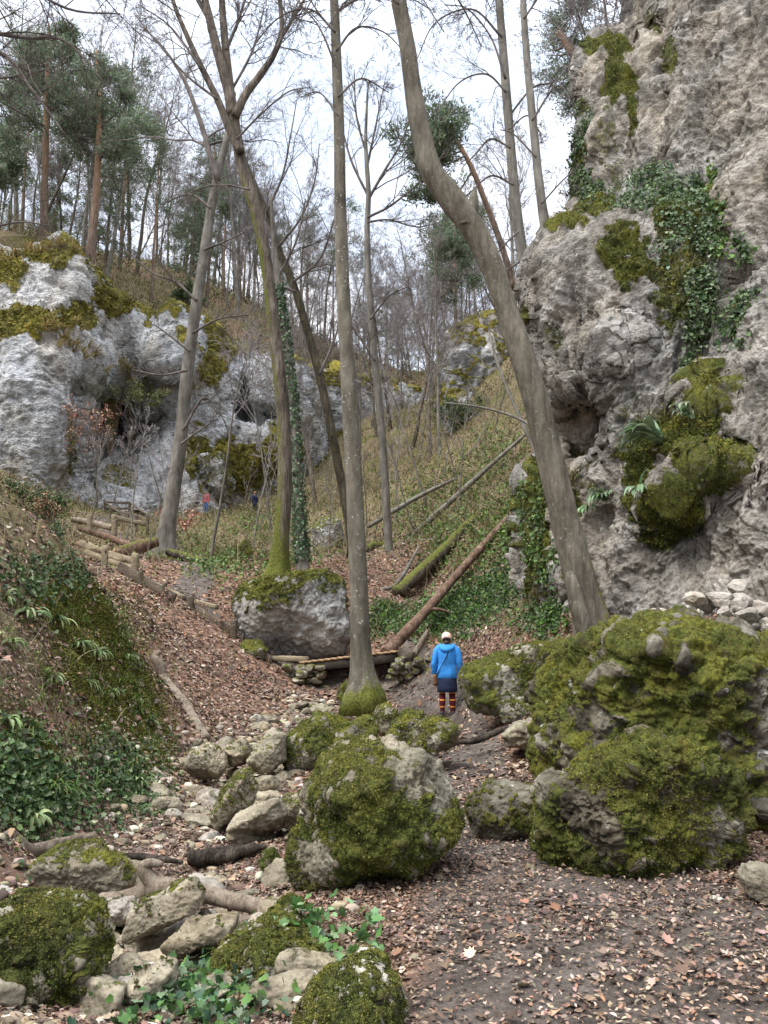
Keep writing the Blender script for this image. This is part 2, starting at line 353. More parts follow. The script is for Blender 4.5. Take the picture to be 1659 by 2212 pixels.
M_rotten = bark_mat('rotten_dark_wood', [(.015, .012, .01), (.055, .043, .034), (.13, .11, .085)], s=2, ridg=.6)
def plain(name, col, rough=.8, spec=.3, var=.25, sc=30, bd=.002):
    m, t, b = newmat(name, rough, spec); c = mixc(t, 1., col, ramp(t, nz(t, sc, 4, .6, ocoord(t)), [(.3, 1 - var), (.7, 1 + var)]), 'MULTIPLY'); t.links.new(c, b.inputs['Base Color'])
    bump(t, b, nz(t, sc * 2, 4, .6, ocoord(t)), bd); return m
def plank_mat(name, tones, ax=(1, 1, 1)):
    m, t, b = newmat(name, .85, .2); c = ramp(t, nz(t, 7, 7, .7, ocoord(t, ax)), [(.3, tones[0]), (.5, tones[1]), (.7, tones[2])]); t.links.new(c, b.inputs['Base Color']); bump(t, b, nz(t, 14, 6, .7, ocoord(t, ax)), .01); return m
M_plank = plank_mat('weathered_planks', [(.08, .065, .04), (.19, .155, .1), (.3, .255, .175)], (1, 1, 6))
M_deck = plank_mat('bridge_planks', [(.15, .09, .045), (.3, .195, .11), (.42, .3, .19)], (1, 6, 6))
M_beam = plank_mat('dark_bridge_beam', [(.012, .01, .008), (.03, .024, .018), (.06, .05, .04)], (1, 6, 6))
M_darkwood = plank_mat('dark_brown_boards', [(.035, .026, .018), (.085, .066, .048), (.15, .12, .09)], (1, 1, 6))
# ================================================================== GROUND
def wp(l): return np.array([at(*p) for p in l])
GP = wp([(0, 2212, 3.7), (400, 2212, 4.1), (830, 2212, 3.75), (1250, 2212, 3.68), (1659, 2212, 3.6), (1000, 1980, 4.95), (1300, 1960, 5.1), (1659, 1920, 5.5), (1900, 1900, 5.6),
    (1100, 1850, 6.4), (1250, 1880, 6.1), (1560, 1840, 6.4), (1000, 1700, 9.2), (1180, 1650, 10.2), (965, 1552, 16), (1050, 1590, 13), (900, 1480, 18.5), (870, 1440, 20), (850, 1640, 11.6), (700, 1960, 5.25),
    (300, 2060, 5.4), (100, 2100, 5.0), (300, 1900, 7.0), (80, 1880, 6.9), (450, 1750, 9.5), (350, 1760, 8.9), (600, 1600, 14.3), (690, 1530, 17.5), (700, 1490, 20), (740, 1440, 24), (600, 1680, 10.8), (500, 1850, 7.5),
    (0, 1790, 6.4), (0, 1500, 7.8), (0, 1160, 10.3), (-250, 1500, 7), (-250, 1050, 9), (200, 1262, 12.2), (150, 1640, 8.2), (230, 1760, 8.6), (340, 1640, 11), (272, 1450, 12), (240, 1340, 12.2), (120, 1400, 9.6), (100, 1215, 11.2),
    (380, 1500, 15), (330, 1380, 17), (500, 1450, 18), (600, 1480, 18.6), (450, 1600, 13.2), (300, 1285, 20.5), (500, 1370, 21), (400, 1312, 22), (240, 1240, 22), (430, 1268, 25.5), (520, 1262, 26), (620, 1425, 22.3),
    (680, 1255, 27), (350, 1208, 31), (200, 1190, 33), (480, 1200, 33), (270, 1140, 46), (440, 1112, 58), (330, 1120, 50), (550, 1062, 65), (650, 1040, 66), (200, 1092, 54), (90, 1060, 47), (0, 1120, 36), (0, 1020, 44), (-200, 980, 40), (100, 1120, 38),
    (700, 1180, 42), (620, 1110, 52), (800, 1080, 56), (740, 990, 70), (850, 900, 88), (760, 880, 88), (680, 930, 78), (920, 860, 92), (1000, 1400, 18), (960, 1420, 18.6), (1100, 1310, 17.6), (1150, 1050, 24), (1030, 1115, 30), (900, 1300, 26), (870, 1160, 37),
    (1000, 900, 56), (1100, 760, 62), (1000, 1000, 44), (1100, 950, 40), (900, 1000, 60), (1250, 1392, 12.6), (1200, 1340, 14.4), (1150, 1500, 14.2), (1050, 1500, 15.2), (1210, 1560, 12), (1350, 1340, 13.2), (1500, 1340, 12), (1659, 1360, 10.5), (1400, 1500, 9.8), (1659, 1640, 7.8), (800, 1300, 25), (790, 1400, 21.5)])
GP = np.r_[GP, np.array([[0, -8, -.4], [6, -8, .3], [-8, -6, .6], [2, 0, 0], [-2, 0, -.4], [5, 2, .4], [6, 8, 1.2], [9, 12, 2.4], [14, 14, 3], [12, 24, 7.5], [20, 30, 12], [25, 50, 24], [30, 80, 34], [0, 105, 31], [-5, 130, 33], [20, 130, 36],
    [-14, 4, 6.5], [-25, 10, 11], [-30, 25, 13], [-40, 40, 15], [-45, 60, 14], [-40, 90, 16], [-40, 130, 20], [40, 10, 12], [45, 50, 28], [50, 110, 36], [-15, 75, 16], [-22, 65, 14], [-14, 20, 5.4], [-18, 30, 8]])]
_sc = lambda q: np.c_[q[:, 0], q[:, 1]] / 10.
GR = RBF(_sc(GP), GP[:, 2], 6e-6)
def axis(*seg):
    o = [np.arange(a, b, s) for a, b, s in seg]; return np.concatenate(o)
gx = axis((-80, -40, 2.5), (-40, -15, .6), (-15, -6, .15), (-6, 6, .055), (6, 14, .2), (14, 40, .8), (40, 82, 2.5))
gy = axis((-9, 2, .4), (2, 9, .05), (9, 20, .075), (20, 34, .16), (34, 70, .5), (70, 150, 2.), (150, 420, 15))
XX, YY = np.meshgrid(gx, gy)
Q = np.c_[XX.ravel(), np.minimum(YY.ravel(), 140)]
ZB = GR(_sc(Q)).reshape(XX.shape)
STREAM = np.array([[-1.0, 1], [-1.35, 4], [-2.15, 7], [-2.2, 9.5], [-2.1, 14], [-1.45, 17.5], [-1.25, 20], [-1.1, 25]]); STW = np.array([1., 1.0, 1.35, 1.25, .9, .6, .6, .5])
PATH = np.array([[1.6, 0], [1.5, 3], [1.35, 5], [1.05, 7.5], [.95, 9.2], [1.15, 13], [1.25, 16], [.8, 18.5], [.35, 20.5]]); PAW = np.array([2.2, 1.7, 1.3, .75, .7, .75, .8, .7, .6])
PATH2 = np.array([[-1.6, 20.6], [-3.2, 21.6], [-5.2, 22.8], [-6.2, 24.5], [-6.4, 27], [-8.2, 31], [-12, 36], [-17, 45], [-15, 55], [-13.5, 60], [-11, 66]]); PAW2 = np.full(len(PATH2), .6)
def pdist(x, y, L, W):
    best = np.full(x.shape, 99.)
    for k in range(len(L) - 1):
        a, b = L[k], L[k + 1]; ab = b - a; t = np.clip(((x - a[0]) * ab[0] + (y - a[1]) * ab[1]) / ab.dot(ab), 0, 1)
        best = np.minimum(best, np.hypot(x - a[0] - t * ab[0], y - a[1] - t * ab[1]) / (W[k] * (1 - t) + W[k + 1] * t))
    return best
q3 = np.c_[Q, np.zeros(len(Q))]
n1 = fbm(q3 * .55, 4).reshape(XX.shape); n2 = fbm(q3 * 2.6 + 9, 4).reshape(XX.shape); n3 = fbm(q3 * 9 + 3, 3).reshape(XX.shape)
SD = pdist(XX, YY, STREAM, STW) + .25 * n1; PD = np.minimum(pdist(XX, YY, PATH, PAW), pdist(XX, YY, PATH2, PAW2)) + .3 * n1
pm = 1 - sst(.7, 1.25, PD); sm_ = (1 - sst(.75, 1.2, SD)) * (YY < 24)
far = sst(14, 45, YY)
ZZ = ZB + (.07 + .55 * far) * n1 * (1 - .8 * pm) + (.05 + .2 * far) * n2 * (1 - .75 * pm) + .018 * n3
HU = np.maximum(0, 1 - ((XX + 2.9) / 1.2) ** 2 - ((YY - 11.5) / 4.5) ** 2)
BANK = sst(-2.6, -4.2, XX) * sst(4, 7, YY) * (1 - sst(11.5, 14.5, YY))
ZZ += BANK * (.22 * n2 + .1 * fbm(q3 * 1.3 + 40, 4, ridge=True).reshape(XX.shape))
def _lut(A):
    def f(x, y):
        i = np.clip(np.searchsorted(gy, y) - 1, 0, len(gy) - 2); j = np.clip(np.searchsorted(gx, x) - 1, 0, len(gx) - 2)
        a = np.clip((y - gy[i]) / (gy[i + 1] - gy[i]), 0, 1); b = np.clip((x - gx[j]) / (gx[j + 1] - gx[j]), 0, 1)
        return (A[i, j] * (1 - b) + A[i, j + 1] * b) * (1 - a) + (A[i + 1, j] * (1 - b) + A[i + 1, j + 1] * b) * a
    return lambda x, y: f(np.asarray(x, float), np.asarray(y, float))
gz = _lut(ZZ)
def gnormal(x, y, e=.12): return nrm(np.stack([gz(x - e, y) - gz(x + e, y), gz(x, y - e) - gz(x, y + e), np.full(np.shape(x), 2 * e)], -1))
def ground_at(u, v, d0=3.2, d1=130.):
    """first point of the ground along the view ray of (u, v)"""
    d = np.geomspace(d0, d1, 900); p = at(u, v, d); g = gz(p[:, 0], p[:, 1]); k = np.argmax(p[:, 2] <= g)
    return np.r_[p[k, :2], g[k]] if p[k, 2] <= g[k] else None
m, t, b = newmat('forest_floor', .95, .08); P = pos(t)
soil = ramp(t, nz(t, 3., 8, .7, P), [(.3, (.05, .041, .034)), (.5, (.115, .095, .08)), (.7, (.19, .162, .14))])
grit = ramp(t, vor(t, 45, P), [(.0, (1.5, 1.45, 1.4)), (.25, (1, 1, 1)), (.6, (.75, .75, .75))]); soil = mixc(t, .8, soil, grit, 'MULTIPLY')
vv = t.nodes.new('ShaderNodeTexVoronoi'); vv.inputs['Scale'].default_value = 15; t.links.new(mixc(t, .05, P, nz_col(t, 12, P)), vv.inputs['Vector'])
lc = ramp(t, vv.outputs[1], [(.1, (.055, .03, .02)), (.35, (.14, .075, .048)), (.6, (.24, .14, .095)), (.85, (.34, .23, .16))])
lc = mixc(t, ramp(t, nz(t, 30, 4, .7, P), [(.35, .6), (.6, 0.)]), lc, (.03, .02, .014))
gc = ramp(t, nz(t, 6, 7, .75, P), [(.3, (.045, .034, .02)), (.47, (.115, .09, .05)), (.6, (.19, .155, .09)), (.75, (.27, .225, .14))])
gcg = ramp(t, nz(t, 14, 5, .75, P), [(.35, (.025, .035, .008)), (.55, (.09, .105, .02)), (.7, (.16, .17, .03))])
gc = mixc(t, ramp(t, nz(t, .55, 5, .65, P), [(.5, 0.), (.62, .7)]), gc, gcg)
f_leaf = ramp(t, mth(t, 'ADD', attr(t, 'leaf'), mth(t, 'MULTIPLY_ADD', nz(t, 2.2, 5, .65, P), .8, -.4)), [(.35, 0.), (.6, 1.)])
f_grass = ramp(t, mth(t, 'ADD', attr(t, 'grass'), mth(t, 'MULTIPLY_ADD', nz(t, .9, 6, .7, P), 1.1, -.55)), [(.4, 0.), (.6, 1.)])
base = mixc(t, f_leaf, soil, lc); base = mixc(t, f_grass, base, gc)
t.links.new(base, b.inputs['Base Color'])
p1 = bump(t, b, nz(t, 12, 9, .75, P), .05); bump(t, b, vv.outputs[0], .02, 1., p1)
M_ground = m
bank = BANK.copy()
leafm = np.clip(1.05 - .85 * pm - .55 * sm_, 0, 1) * (1 - .4 * far)
grassm = np.clip((.62 + .2 * n1) * sst(24, 40, YY) + .75 * bank + .8 * sst(1.6, 3.2, XX - .0 * YY) * sst(13, 17, YY) * (1 - pm) + .25 * sst(26, 30, YY), 0, .95)
grassm *= 1 - .9 * pm
Fq = gridF(len(gy), len(gx)); GV = np.c_[XX.ravel(), YY.ravel(), ZZ.ravel()]
fm = lambda a: a.ravel()[Fq].mean(1)
isS = fm(sm_) > .5; isP = (fm(pm) > .5) & ~isS
def gpart(nm, msk, lab):
    ids = np.unique(Fq[msk]); rm = np.full(len(GV), -1); rm[ids] = np.arange(len(ids))
    o = obj(nm, GV[ids], rm[Fq[msk]], M_ground, None, {'leaf': leafm.ravel()[ids], 'grass': grassm.ravel()[ids]}, origin=(0, 0, 0)); tag(o, lab, kind='structure'); return o
gpart('ground', ~isS & ~isP, 'forest floor of the gorge, brown leaf litter turning to rough grass up the slopes')
gpart('footpath', isP, 'trodden dark earth footpath climbing up the gorge')
gpart('stream_bed', isS, 'dry stream bed full of stones on the left of the path')
def tufts(V, N, msk, n, size, g, pal, lay=.6):
    pr = msk ** 2; pr = pr / pr.sum(); idx = g.choice(len(V), n, p=pr); c = V[idx] + g.normal(size=(n, 3)) * size * .8
    al = nrm(N[idx] * g.uniform(.2, 1, (n, 1)) + g.normal(size=(n, 3)) * lay + np.array([0, 0, -.25])); up = nrm(N[idx] + g.normal(size=(n, 3)) * .5)
    s = size * g.uniform(.5, 1.5, n); clump = fbm(c * 7, 3)
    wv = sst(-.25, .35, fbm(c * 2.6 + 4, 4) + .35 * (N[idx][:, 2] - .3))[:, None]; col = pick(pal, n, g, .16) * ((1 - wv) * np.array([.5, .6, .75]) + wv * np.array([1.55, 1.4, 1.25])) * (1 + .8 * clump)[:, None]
    return leaves(c - N[idx] * size * .25, al, up, s, 'blade', np.clip(col, .004, np.array([.17, .16, .05])), g.uniform(.3, .7, n))
MOSSPAL = [(.026, .032, .009), (.056, .066, .015), (.096, .106, .021), (.15, .155, .032), (.085, .075, .026)]
# ================================================================== CLIFFS (sculpted rock faces with thickness)
def cliff(name, lab, left, right, vr, nu, nv, ctrl, dents, mossz, mat, amps, wrap, roundw, dround, seed, top=None, tuft=None):
    v = np.linspace(vr[0], vr[1], nv); s = np.linspace(0, 1, nu)
    uL = np.interp(v, *zip(*left)); uR = np.interp(v, *zip(*right)) if not np.isscalar(right) else np.full(nv, right)
    jag = fbm(np.c_[v * .02, v * 0, v * 0 + seed], 5) * 9; uL = uL + jag
    U = uL[:, None] * (1 - s) + uR[:, None] * s; Vv = np.repeat(v[:, None], nu, 1)
    if top is not None:                                                        # the face ends at a rim
        vt = np.interp(U[0], *zip(*top)) + 10 * fbm(np.c_[U[0] * .02, U[0] * 0, U[0] * 0 + 4.4], 5) + 4 * fbm(np.c_[U[0] * .09, U[0] * 0, U[0] * 0 + 8.4], 3); Vv = vt[None] + (vr[1] - vt[None]) * np.linspace(0, 1, nv)[:, None] ** 1.1
    c = np.asarray(ctrl, float); D = RBF(c[:, :2] / 500., c[:, 2], 2e-5)(np.c_[U.ravel(), Vv.ravel()] / 500.).reshape(U.shape)
    e = np.clip(1 - (U - uL[:, None]) / roundw, 0, 1); D = D + dround * e ** 2.2
    wob = fbm(np.c_[U.ravel() * .03, Vv.ravel() * .03, np.full(U.size, seed + 3.)], 4).reshape(U.shape)
    for (a, b_, ru, rv, dd, sh) in dents:
        rr = np.hypot((U - a) / ru, (Vv - b_) / rv) + .28 * wob; D = D + dd * (1 - sst(1 - sh, 1 + sh * .4, rr))
    W = at(U, Vv, D)
    back = []
    for j in range(1, 26):                                                     # the face turns the corner and runs on behind
        k = wrap[0] * (j / 25.) ** 1.5; bp = W[:, 0] + np.stack([np.full(nv, k * wrap[1]) + .0, np.full(nv, k), np.full(nv, k * wrap[2])], -1); back.append(bp)
    W = np.concatenate([np.stack(back[::-1], 1), W], 1); nc = nu + 25
    if top is not None:
        for j in range(12): W[j] = W[12] + np.stack([np.zeros(nc), np.full(nc, .5 * (12 - j)), np.full(nc, .03 * (12 - j))], -1)
    F = gridF(nv, nc); Vt = W.reshape(-1, 3); N = vnormals(Vt, F); cmr = np.array([0, 0, EYE]) - Vt
    if (N * cmr).sum(1).mean() < 0: F = F[:, ::-1]; N = -N
    moss = np.zeros(U.shape); grn = np.zeros(U.shape)
    for (a, b_, ru, rv, st) in mossz:
        rr = np.hypot((U - a) / ru, (Vv - b_) / rv) + .8 * wob; moss = np.maximum(moss, st * (1 - sst(.55, 1.15, rr)))
    moss = np.concatenate([np.repeat(moss[:, :1], 25, 1), moss], 1).ravel()
    disp = np.zeros(len(Vt))
    for (kind, sc, am, aniso) in amps:
        q = Vt * np.array([1, 1, aniso]) * sc + seed * 5.1
        if kind == 'f': disp += am * fbm(q, 5)
        elif kind == 'r': disp += am * fbm(q + .35 * np.stack([pn(q * .7 + 5), pn(q * .7 + 9), pn(q * .7)], 1), 5, .55, True)
        elif kind == 'w':
            f1, f2, ci = worley(q + .25 * pn(q * 1.7)[:, None]); disp += am * (np.minimum(f2 - f1, .35) / .35 * .6 + (ci % 17) / 17. - .8)
    moss = np.clip(moss + .12 * sst(.35, .9, N[:, 2]) , 0, 1)
    mm = sst(.35, .65, moss + .25 * fbm(Vt * 1.3, 4))
    lsz = .16 * (amps[0][2] / .55); lw, _, _ = worley(Vt / lsz + .4 * pn(Vt / lsz * .7)[:, None]); disp = disp * (1 - .1 * mm) + mm * lsz * (.1 + .6 * (1 - np.minimum(lw, 1)) + .8 * fbm(Vt / lsz * .4, 3))
    Vt = Vt + N * disp[:, None]
    o = obj(name, Vt, F, mat, None, {'moss': moss}, origin=(Vt[:, 0].mean(), Vt[:, 1].min(), Vt[:, 2].min())); tag(o, lab, kind='structure')
    N = vnormals(Vt, F)
    if tuft:
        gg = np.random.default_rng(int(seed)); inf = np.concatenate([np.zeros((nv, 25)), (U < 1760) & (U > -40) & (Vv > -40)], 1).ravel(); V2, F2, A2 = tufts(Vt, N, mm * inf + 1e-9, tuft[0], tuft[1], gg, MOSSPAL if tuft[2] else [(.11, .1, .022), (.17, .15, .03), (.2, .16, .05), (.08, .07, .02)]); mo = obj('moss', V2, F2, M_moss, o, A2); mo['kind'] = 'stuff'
    return o, Vt.reshape(nv, nc, 3)[:, 25:], N.reshape(nv, nc, 3)[:, 25:], U, Vv, mm.reshape(nv, nc)[:, 25:]
CR = cliff('cliff', 'tall grey limestone cliff rising on the right with niche, moss and hanging ivy',
    [(-500, 1400), (0, 1368), (70, 1352), (86, 1278), (150, 1266), (200, 1270), (260, 1272), (300, 1276), (440, 1278), (470, 1255), (500, 1205), (530, 1185), (560, 1166), (620, 1160), (700, 1166), (800, 1174), (850, 1192), (900, 1200), (960, 1206), (1000, 1182), (1040, 1150), (1150, 1136), (1250, 1122), (1350, 1112), (1520, 1112)],
    1960, (-480, 1520), 430, 800,
    [(1390, -480, 28), (1950, -480, 17), (1370, 0, 22.5), (1500, 0, 19), (1659, 0, 16.3), (1950, 0, 13.5), (1270, 120, 22.5), (1330, 120, 21.5), (1390, 150, 20), (1280, 300, 20.5), (1360, 300, 18.8), (1450, 300, 17.3), (1659, 300, 14.8), (1290, 400, 20), (1450, 380, 17.2), (1540, 370, 16.2), (1659, 400, 14.2), (1330, 440, 18),
     (1200, 530, 17.2), (1330, 520, 15.6), (1450, 500, 15.3), (1560, 520, 15), (1659, 520, 13.8), (1300, 600, 15), (1165, 700, 16.7), (1300, 700, 14.7), (1450, 700, 14.2), (1560, 700, 14.2), (1659, 700, 13.2), (1180, 830, 16.3), (1300, 820, 14.3), (1450, 830, 13.9), (1659, 830, 12.7), (1200, 1000, 16.5), (1330, 1000, 14.6), (1450, 980, 12.9), (1540, 990, 12.6), (1659, 1000, 12),
     (1150, 1100, 17.2), (1330, 1120, 14.2), (1450, 1060, 12.6), (1500, 1130, 13.1), (1659, 1130, 12), (1130, 1300, 17), (1220, 1250, 15), (1300, 1300, 14.2), (1500, 1300, 12.9), (1659, 1300, 11.9), (1950, 1300, 10.6), (1110, 1520, 16.5), (1300, 1520, 13.8), (1659, 1520, 11.8), (1950, 700, 11), (1950, 400, 12)],
    [(1272, 934, 74, 100, 1.5, .14), (1660, 1062, 62, 30, 1.6, .4), (1490, 1098, 78, 9, .7, .5), (1418, 62, 12, 42, 1., .4), (1520, 425, 48, 34, .8, .4), (1450, 130, 22, 120, .5, .5), (1230, 1180, 40, 70, .5, .5), (1600, 640, 30, 200, .35, .8), (1180, 650, 25, 120, .4, .8), (1560, 1010, 80, 26, -.25, .7), (1545, 870, 42, 36, -.4, .6), (1300, 760, 90, 50, -.3, .9), (1590, 470, 16, 120, .6, .6)],
    [(1345, 185, 42, 85, .9), (1310, 110, 55, 28, .8), (1285, 360, 30, 130, .6), (1345, 330, 22, 160, .45), (1440, 90, 16, 90, .5), (1475, 150, 14, 60, .55), (1384, 240, 12, 70, .8), (1358, 590, 42, 62, 1.), (1300, 480, 50, 26, .9), (1240, 520, 50, 24, .6), (1440, 640, 75, 130, .55), (1500, 520, 110, 90, .7), (1580, 500, 30, 110, .8), (1540, 880, 38, 42, .6), (1190, 680, 12, 30, .7),
     (1395, 1010, 36, 110, .9), (1480, 950, 120, 50, .62), (1540, 1010, 100, 24, .6), (1450, 1090, 50, 60, .7), (1430, 1150, 45, 50, .6), (1170, 1150, 40, 170, .8), (1250, 1110, 46, 70, .8), (1260, 1220, 14, 90, .6), (1640, 690, 36, 60, .45), (1220, 740, 12, 40, .5)],
    M_cliffR, [('f', .35, .55, .7), ('r', .42, .42, .22), ('r', .9, .22, .6), ('w', 1.1, .1, .7), ('r', 2.6, .15, .6), ('w', 4., .03, .8), ('r', 7., .05, .7), ('f', 14, .04, .8)], (14, .75, .0), 46, 1.5, 2., tuft=(70000, .04, 1))
CL = cliff('cliff', 'pale blue-grey limestone cliff with caves across the left of the gorge',
    [(300, -260), (1200, -260)],
    920, (480, 1130), 420, 330,
    [(-260, 480, 50), (-260, 800, 46), (-260, 1130, 43), (0, 530, 52), (0, 640, 49), (0, 720, 47.5), (0, 900, 46), (0, 1060, 45), (100, 520, 53), (130, 700, 50), (130, 900, 48.5), (110, 1040, 48), (200, 620, 54), (205, 780, 52), (180, 860, 53), (150, 960, 50), (140, 1060, 50), (250, 660, 59), (300, 700, 59), (350, 780, 58), (260, 760, 59), (270, 900, 62.5), (340, 880, 60.5), (300, 975, 59), (220, 1000, 57), (300, 1060, 54.5), (400, 720, 61), (420, 900, 60.5), (420, 1000, 60), (520, 800, 64), (560, 900, 63), (600, 800, 66), (600, 980, 64), (500, 1060, 62), (700, 840, 74), (700, 950, 74), (800, 860, 82), (920, 880, 88), (920, 1100, 84), (700, 1100, 72), (600, 1130, 66), (300, 1130, 52), (100, 1130, 46),
     (150, 500, 55), (300, 650, 62), (450, 680, 64), (600, 770, 69), (520, 760, 66), (750, 800, 80), (900, 840, 90), (0, 480, 54)],
    [(258, 856, 90, 26, 2.6, .5), (250, 925, 112, 80, 4., .3), (522, 868, 24, 62, 3.2, .35), (560, 905, 52, 34, 2., .5), (165, 850, 22, 40, 1., .6), (210, 735, 14, 40, 1.2, .6), (330, 760, 70, 50, -1., .8), (300, 1045, 120, 60, -.8, .6)],
    [(45, 722, 80, 42, 1.1), (115, 560, 85, 40, 1.), (20, 600, 60, 60, .7), (150, 690, 50, 36, .8), (300, 640, 130, 55, 1.), (430, 650, 70, 60, .9), (450, 800, 40, 60, .6), (520, 745, 120, 40, .9), (640, 770, 80, 34, .8), (500, 1010, 95, 66, 1.), (590, 980, 60, 50, .8), (430, 1000, 50, 70, .8), (750, 820, 80, 30, .9), (300, 560, 200, 50, 1.), (600, 660, 300, 100, 1.), (120, 980, 20, 90, .55), (250, 1040, 60, 40, .4), (700, 560, 400, 150, 1.), (850, 800, 120, 60, 1.), (800, 1000, 140, 90, .8), (700, 1060, 100, 60, .9)],
    M_cliffL, [('f', .16, 1.1, .8), ('r', .16, .9, .3), ('r', .4, .4, .5), ('w', .5, .22, .7), ('r', 1.1, .22, .7), ('r', 3., .09, .7), ('f', 6, .06, 1.)], (8, -.2, .0), 4, 0.1, 7., [(-260, 480), (0, 524), (130, 508), (180, 575), (230, 628), (300, 664), (340, 690), (370, 662), (430, 680), (520, 760), (600, 772), (700, 792), (800, 818), (920, 850)], tuft=(26000, .2, 0))
def on_cliff(C, u, v):
    """surface point and normal of a cliff at photo position"""
    _, W, N, U, Vv, mm = C; i = int(np.argmin(np.abs(Vv[:, 0] - v))); j = int(np.argmin(np.abs(U[i] - u))); return W[i, j], N[i, j]
# wooded ridge behind the left cliff
HP = wp([(-250, 520, 54), (0, 528, 54), (130, 512, 57), (250, 645, 61), (300, 668, 64), (450, 700, 66), (520, 764, 68), (600, 776, 71), (750, 806, 82), (900, 846, 92), (230, 590, 72), (420, 630, 80), (600, 735, 86), (0, 500, 62), (200, 545, 80), (400, 590, 92), (600, 680, 100), (800, 780, 110), (1000, 820, 116), (-250, 470, 66), (1150, 720, 80), (1250, 640, 90)])
HP = np.r_[HP, np.array([[-70, 60, 38], [-60, 100, 40], [-35, 130, 46], [0, 150, 46], [30, 140, 46], [-80, 150, 42], [-40, 58, 30], [60, 150, 50], [60, 100, 46]])]
hx = np.linspace(-110, 80, 230); hy = np.linspace(55, 215, 260); HX, HY = np.meshgrid(hx, hy); hq = np.c_[HX.ravel(), np.minimum(HY.ravel(), 150)]
HZ = RBF(_sc(HP), HP[:, 2], 1e-3)(_sc(hq)) + .9 * fbm(np.c_[hq * .12, hq[:, :1] * 0], 4)
hgrass = np.clip(.55 + .35 * fbm(np.c_[hq * .15, hq[:, :1] * 0], 4), 0, 1)
# the ridge stays behind the rock rim seen from the gorge
ol = np.interp(HX.ravel() / HY.ravel() * FPX + 829.5, [-300, 0, 150, 250, 300, 450, 520, 600, 750, 900, 1200], [52, 55.5, 56.5, 61, 63.5, 65.5, 67.5, 70.5, 81.5, 91.5, 80]); keep = (HY.ravel() > ol - 1.6).reshape(HX.shape); HZ = HZ - 5 * np.maximum(0, ol + 1.5 - HY.ravel())
Fh = gridF(len(hy), len(hx)); Fh = Fh[keep.ravel()[Fh].all(1)]
ids = np.unique(Fh); rm = np.full(len(hq), -1); rm[ids] = np.arange(len(ids))
o = obj('hill', np.c_[HX.ravel(), HY.ravel(), HZ][ids], rm[Fh], M_ground, None, {'leaf': np.full(len(ids), .6), 'grass': hgrass[ids]}, origin=(0, 60, 0)); tag(o, 'wooded ridge above the left cliff', kind='structure')
def hill_z(x, y):
    i = np.clip(((y - hy[0]) / (hy[1] - hy[0])), 0, len(hy) - 1).astype(int); j = np.clip((x - hx[0]) / (hx[1] - hx[0]), 0, len(hx) - 1).astype(int); return HZ.reshape(HX.shape)[i, j]
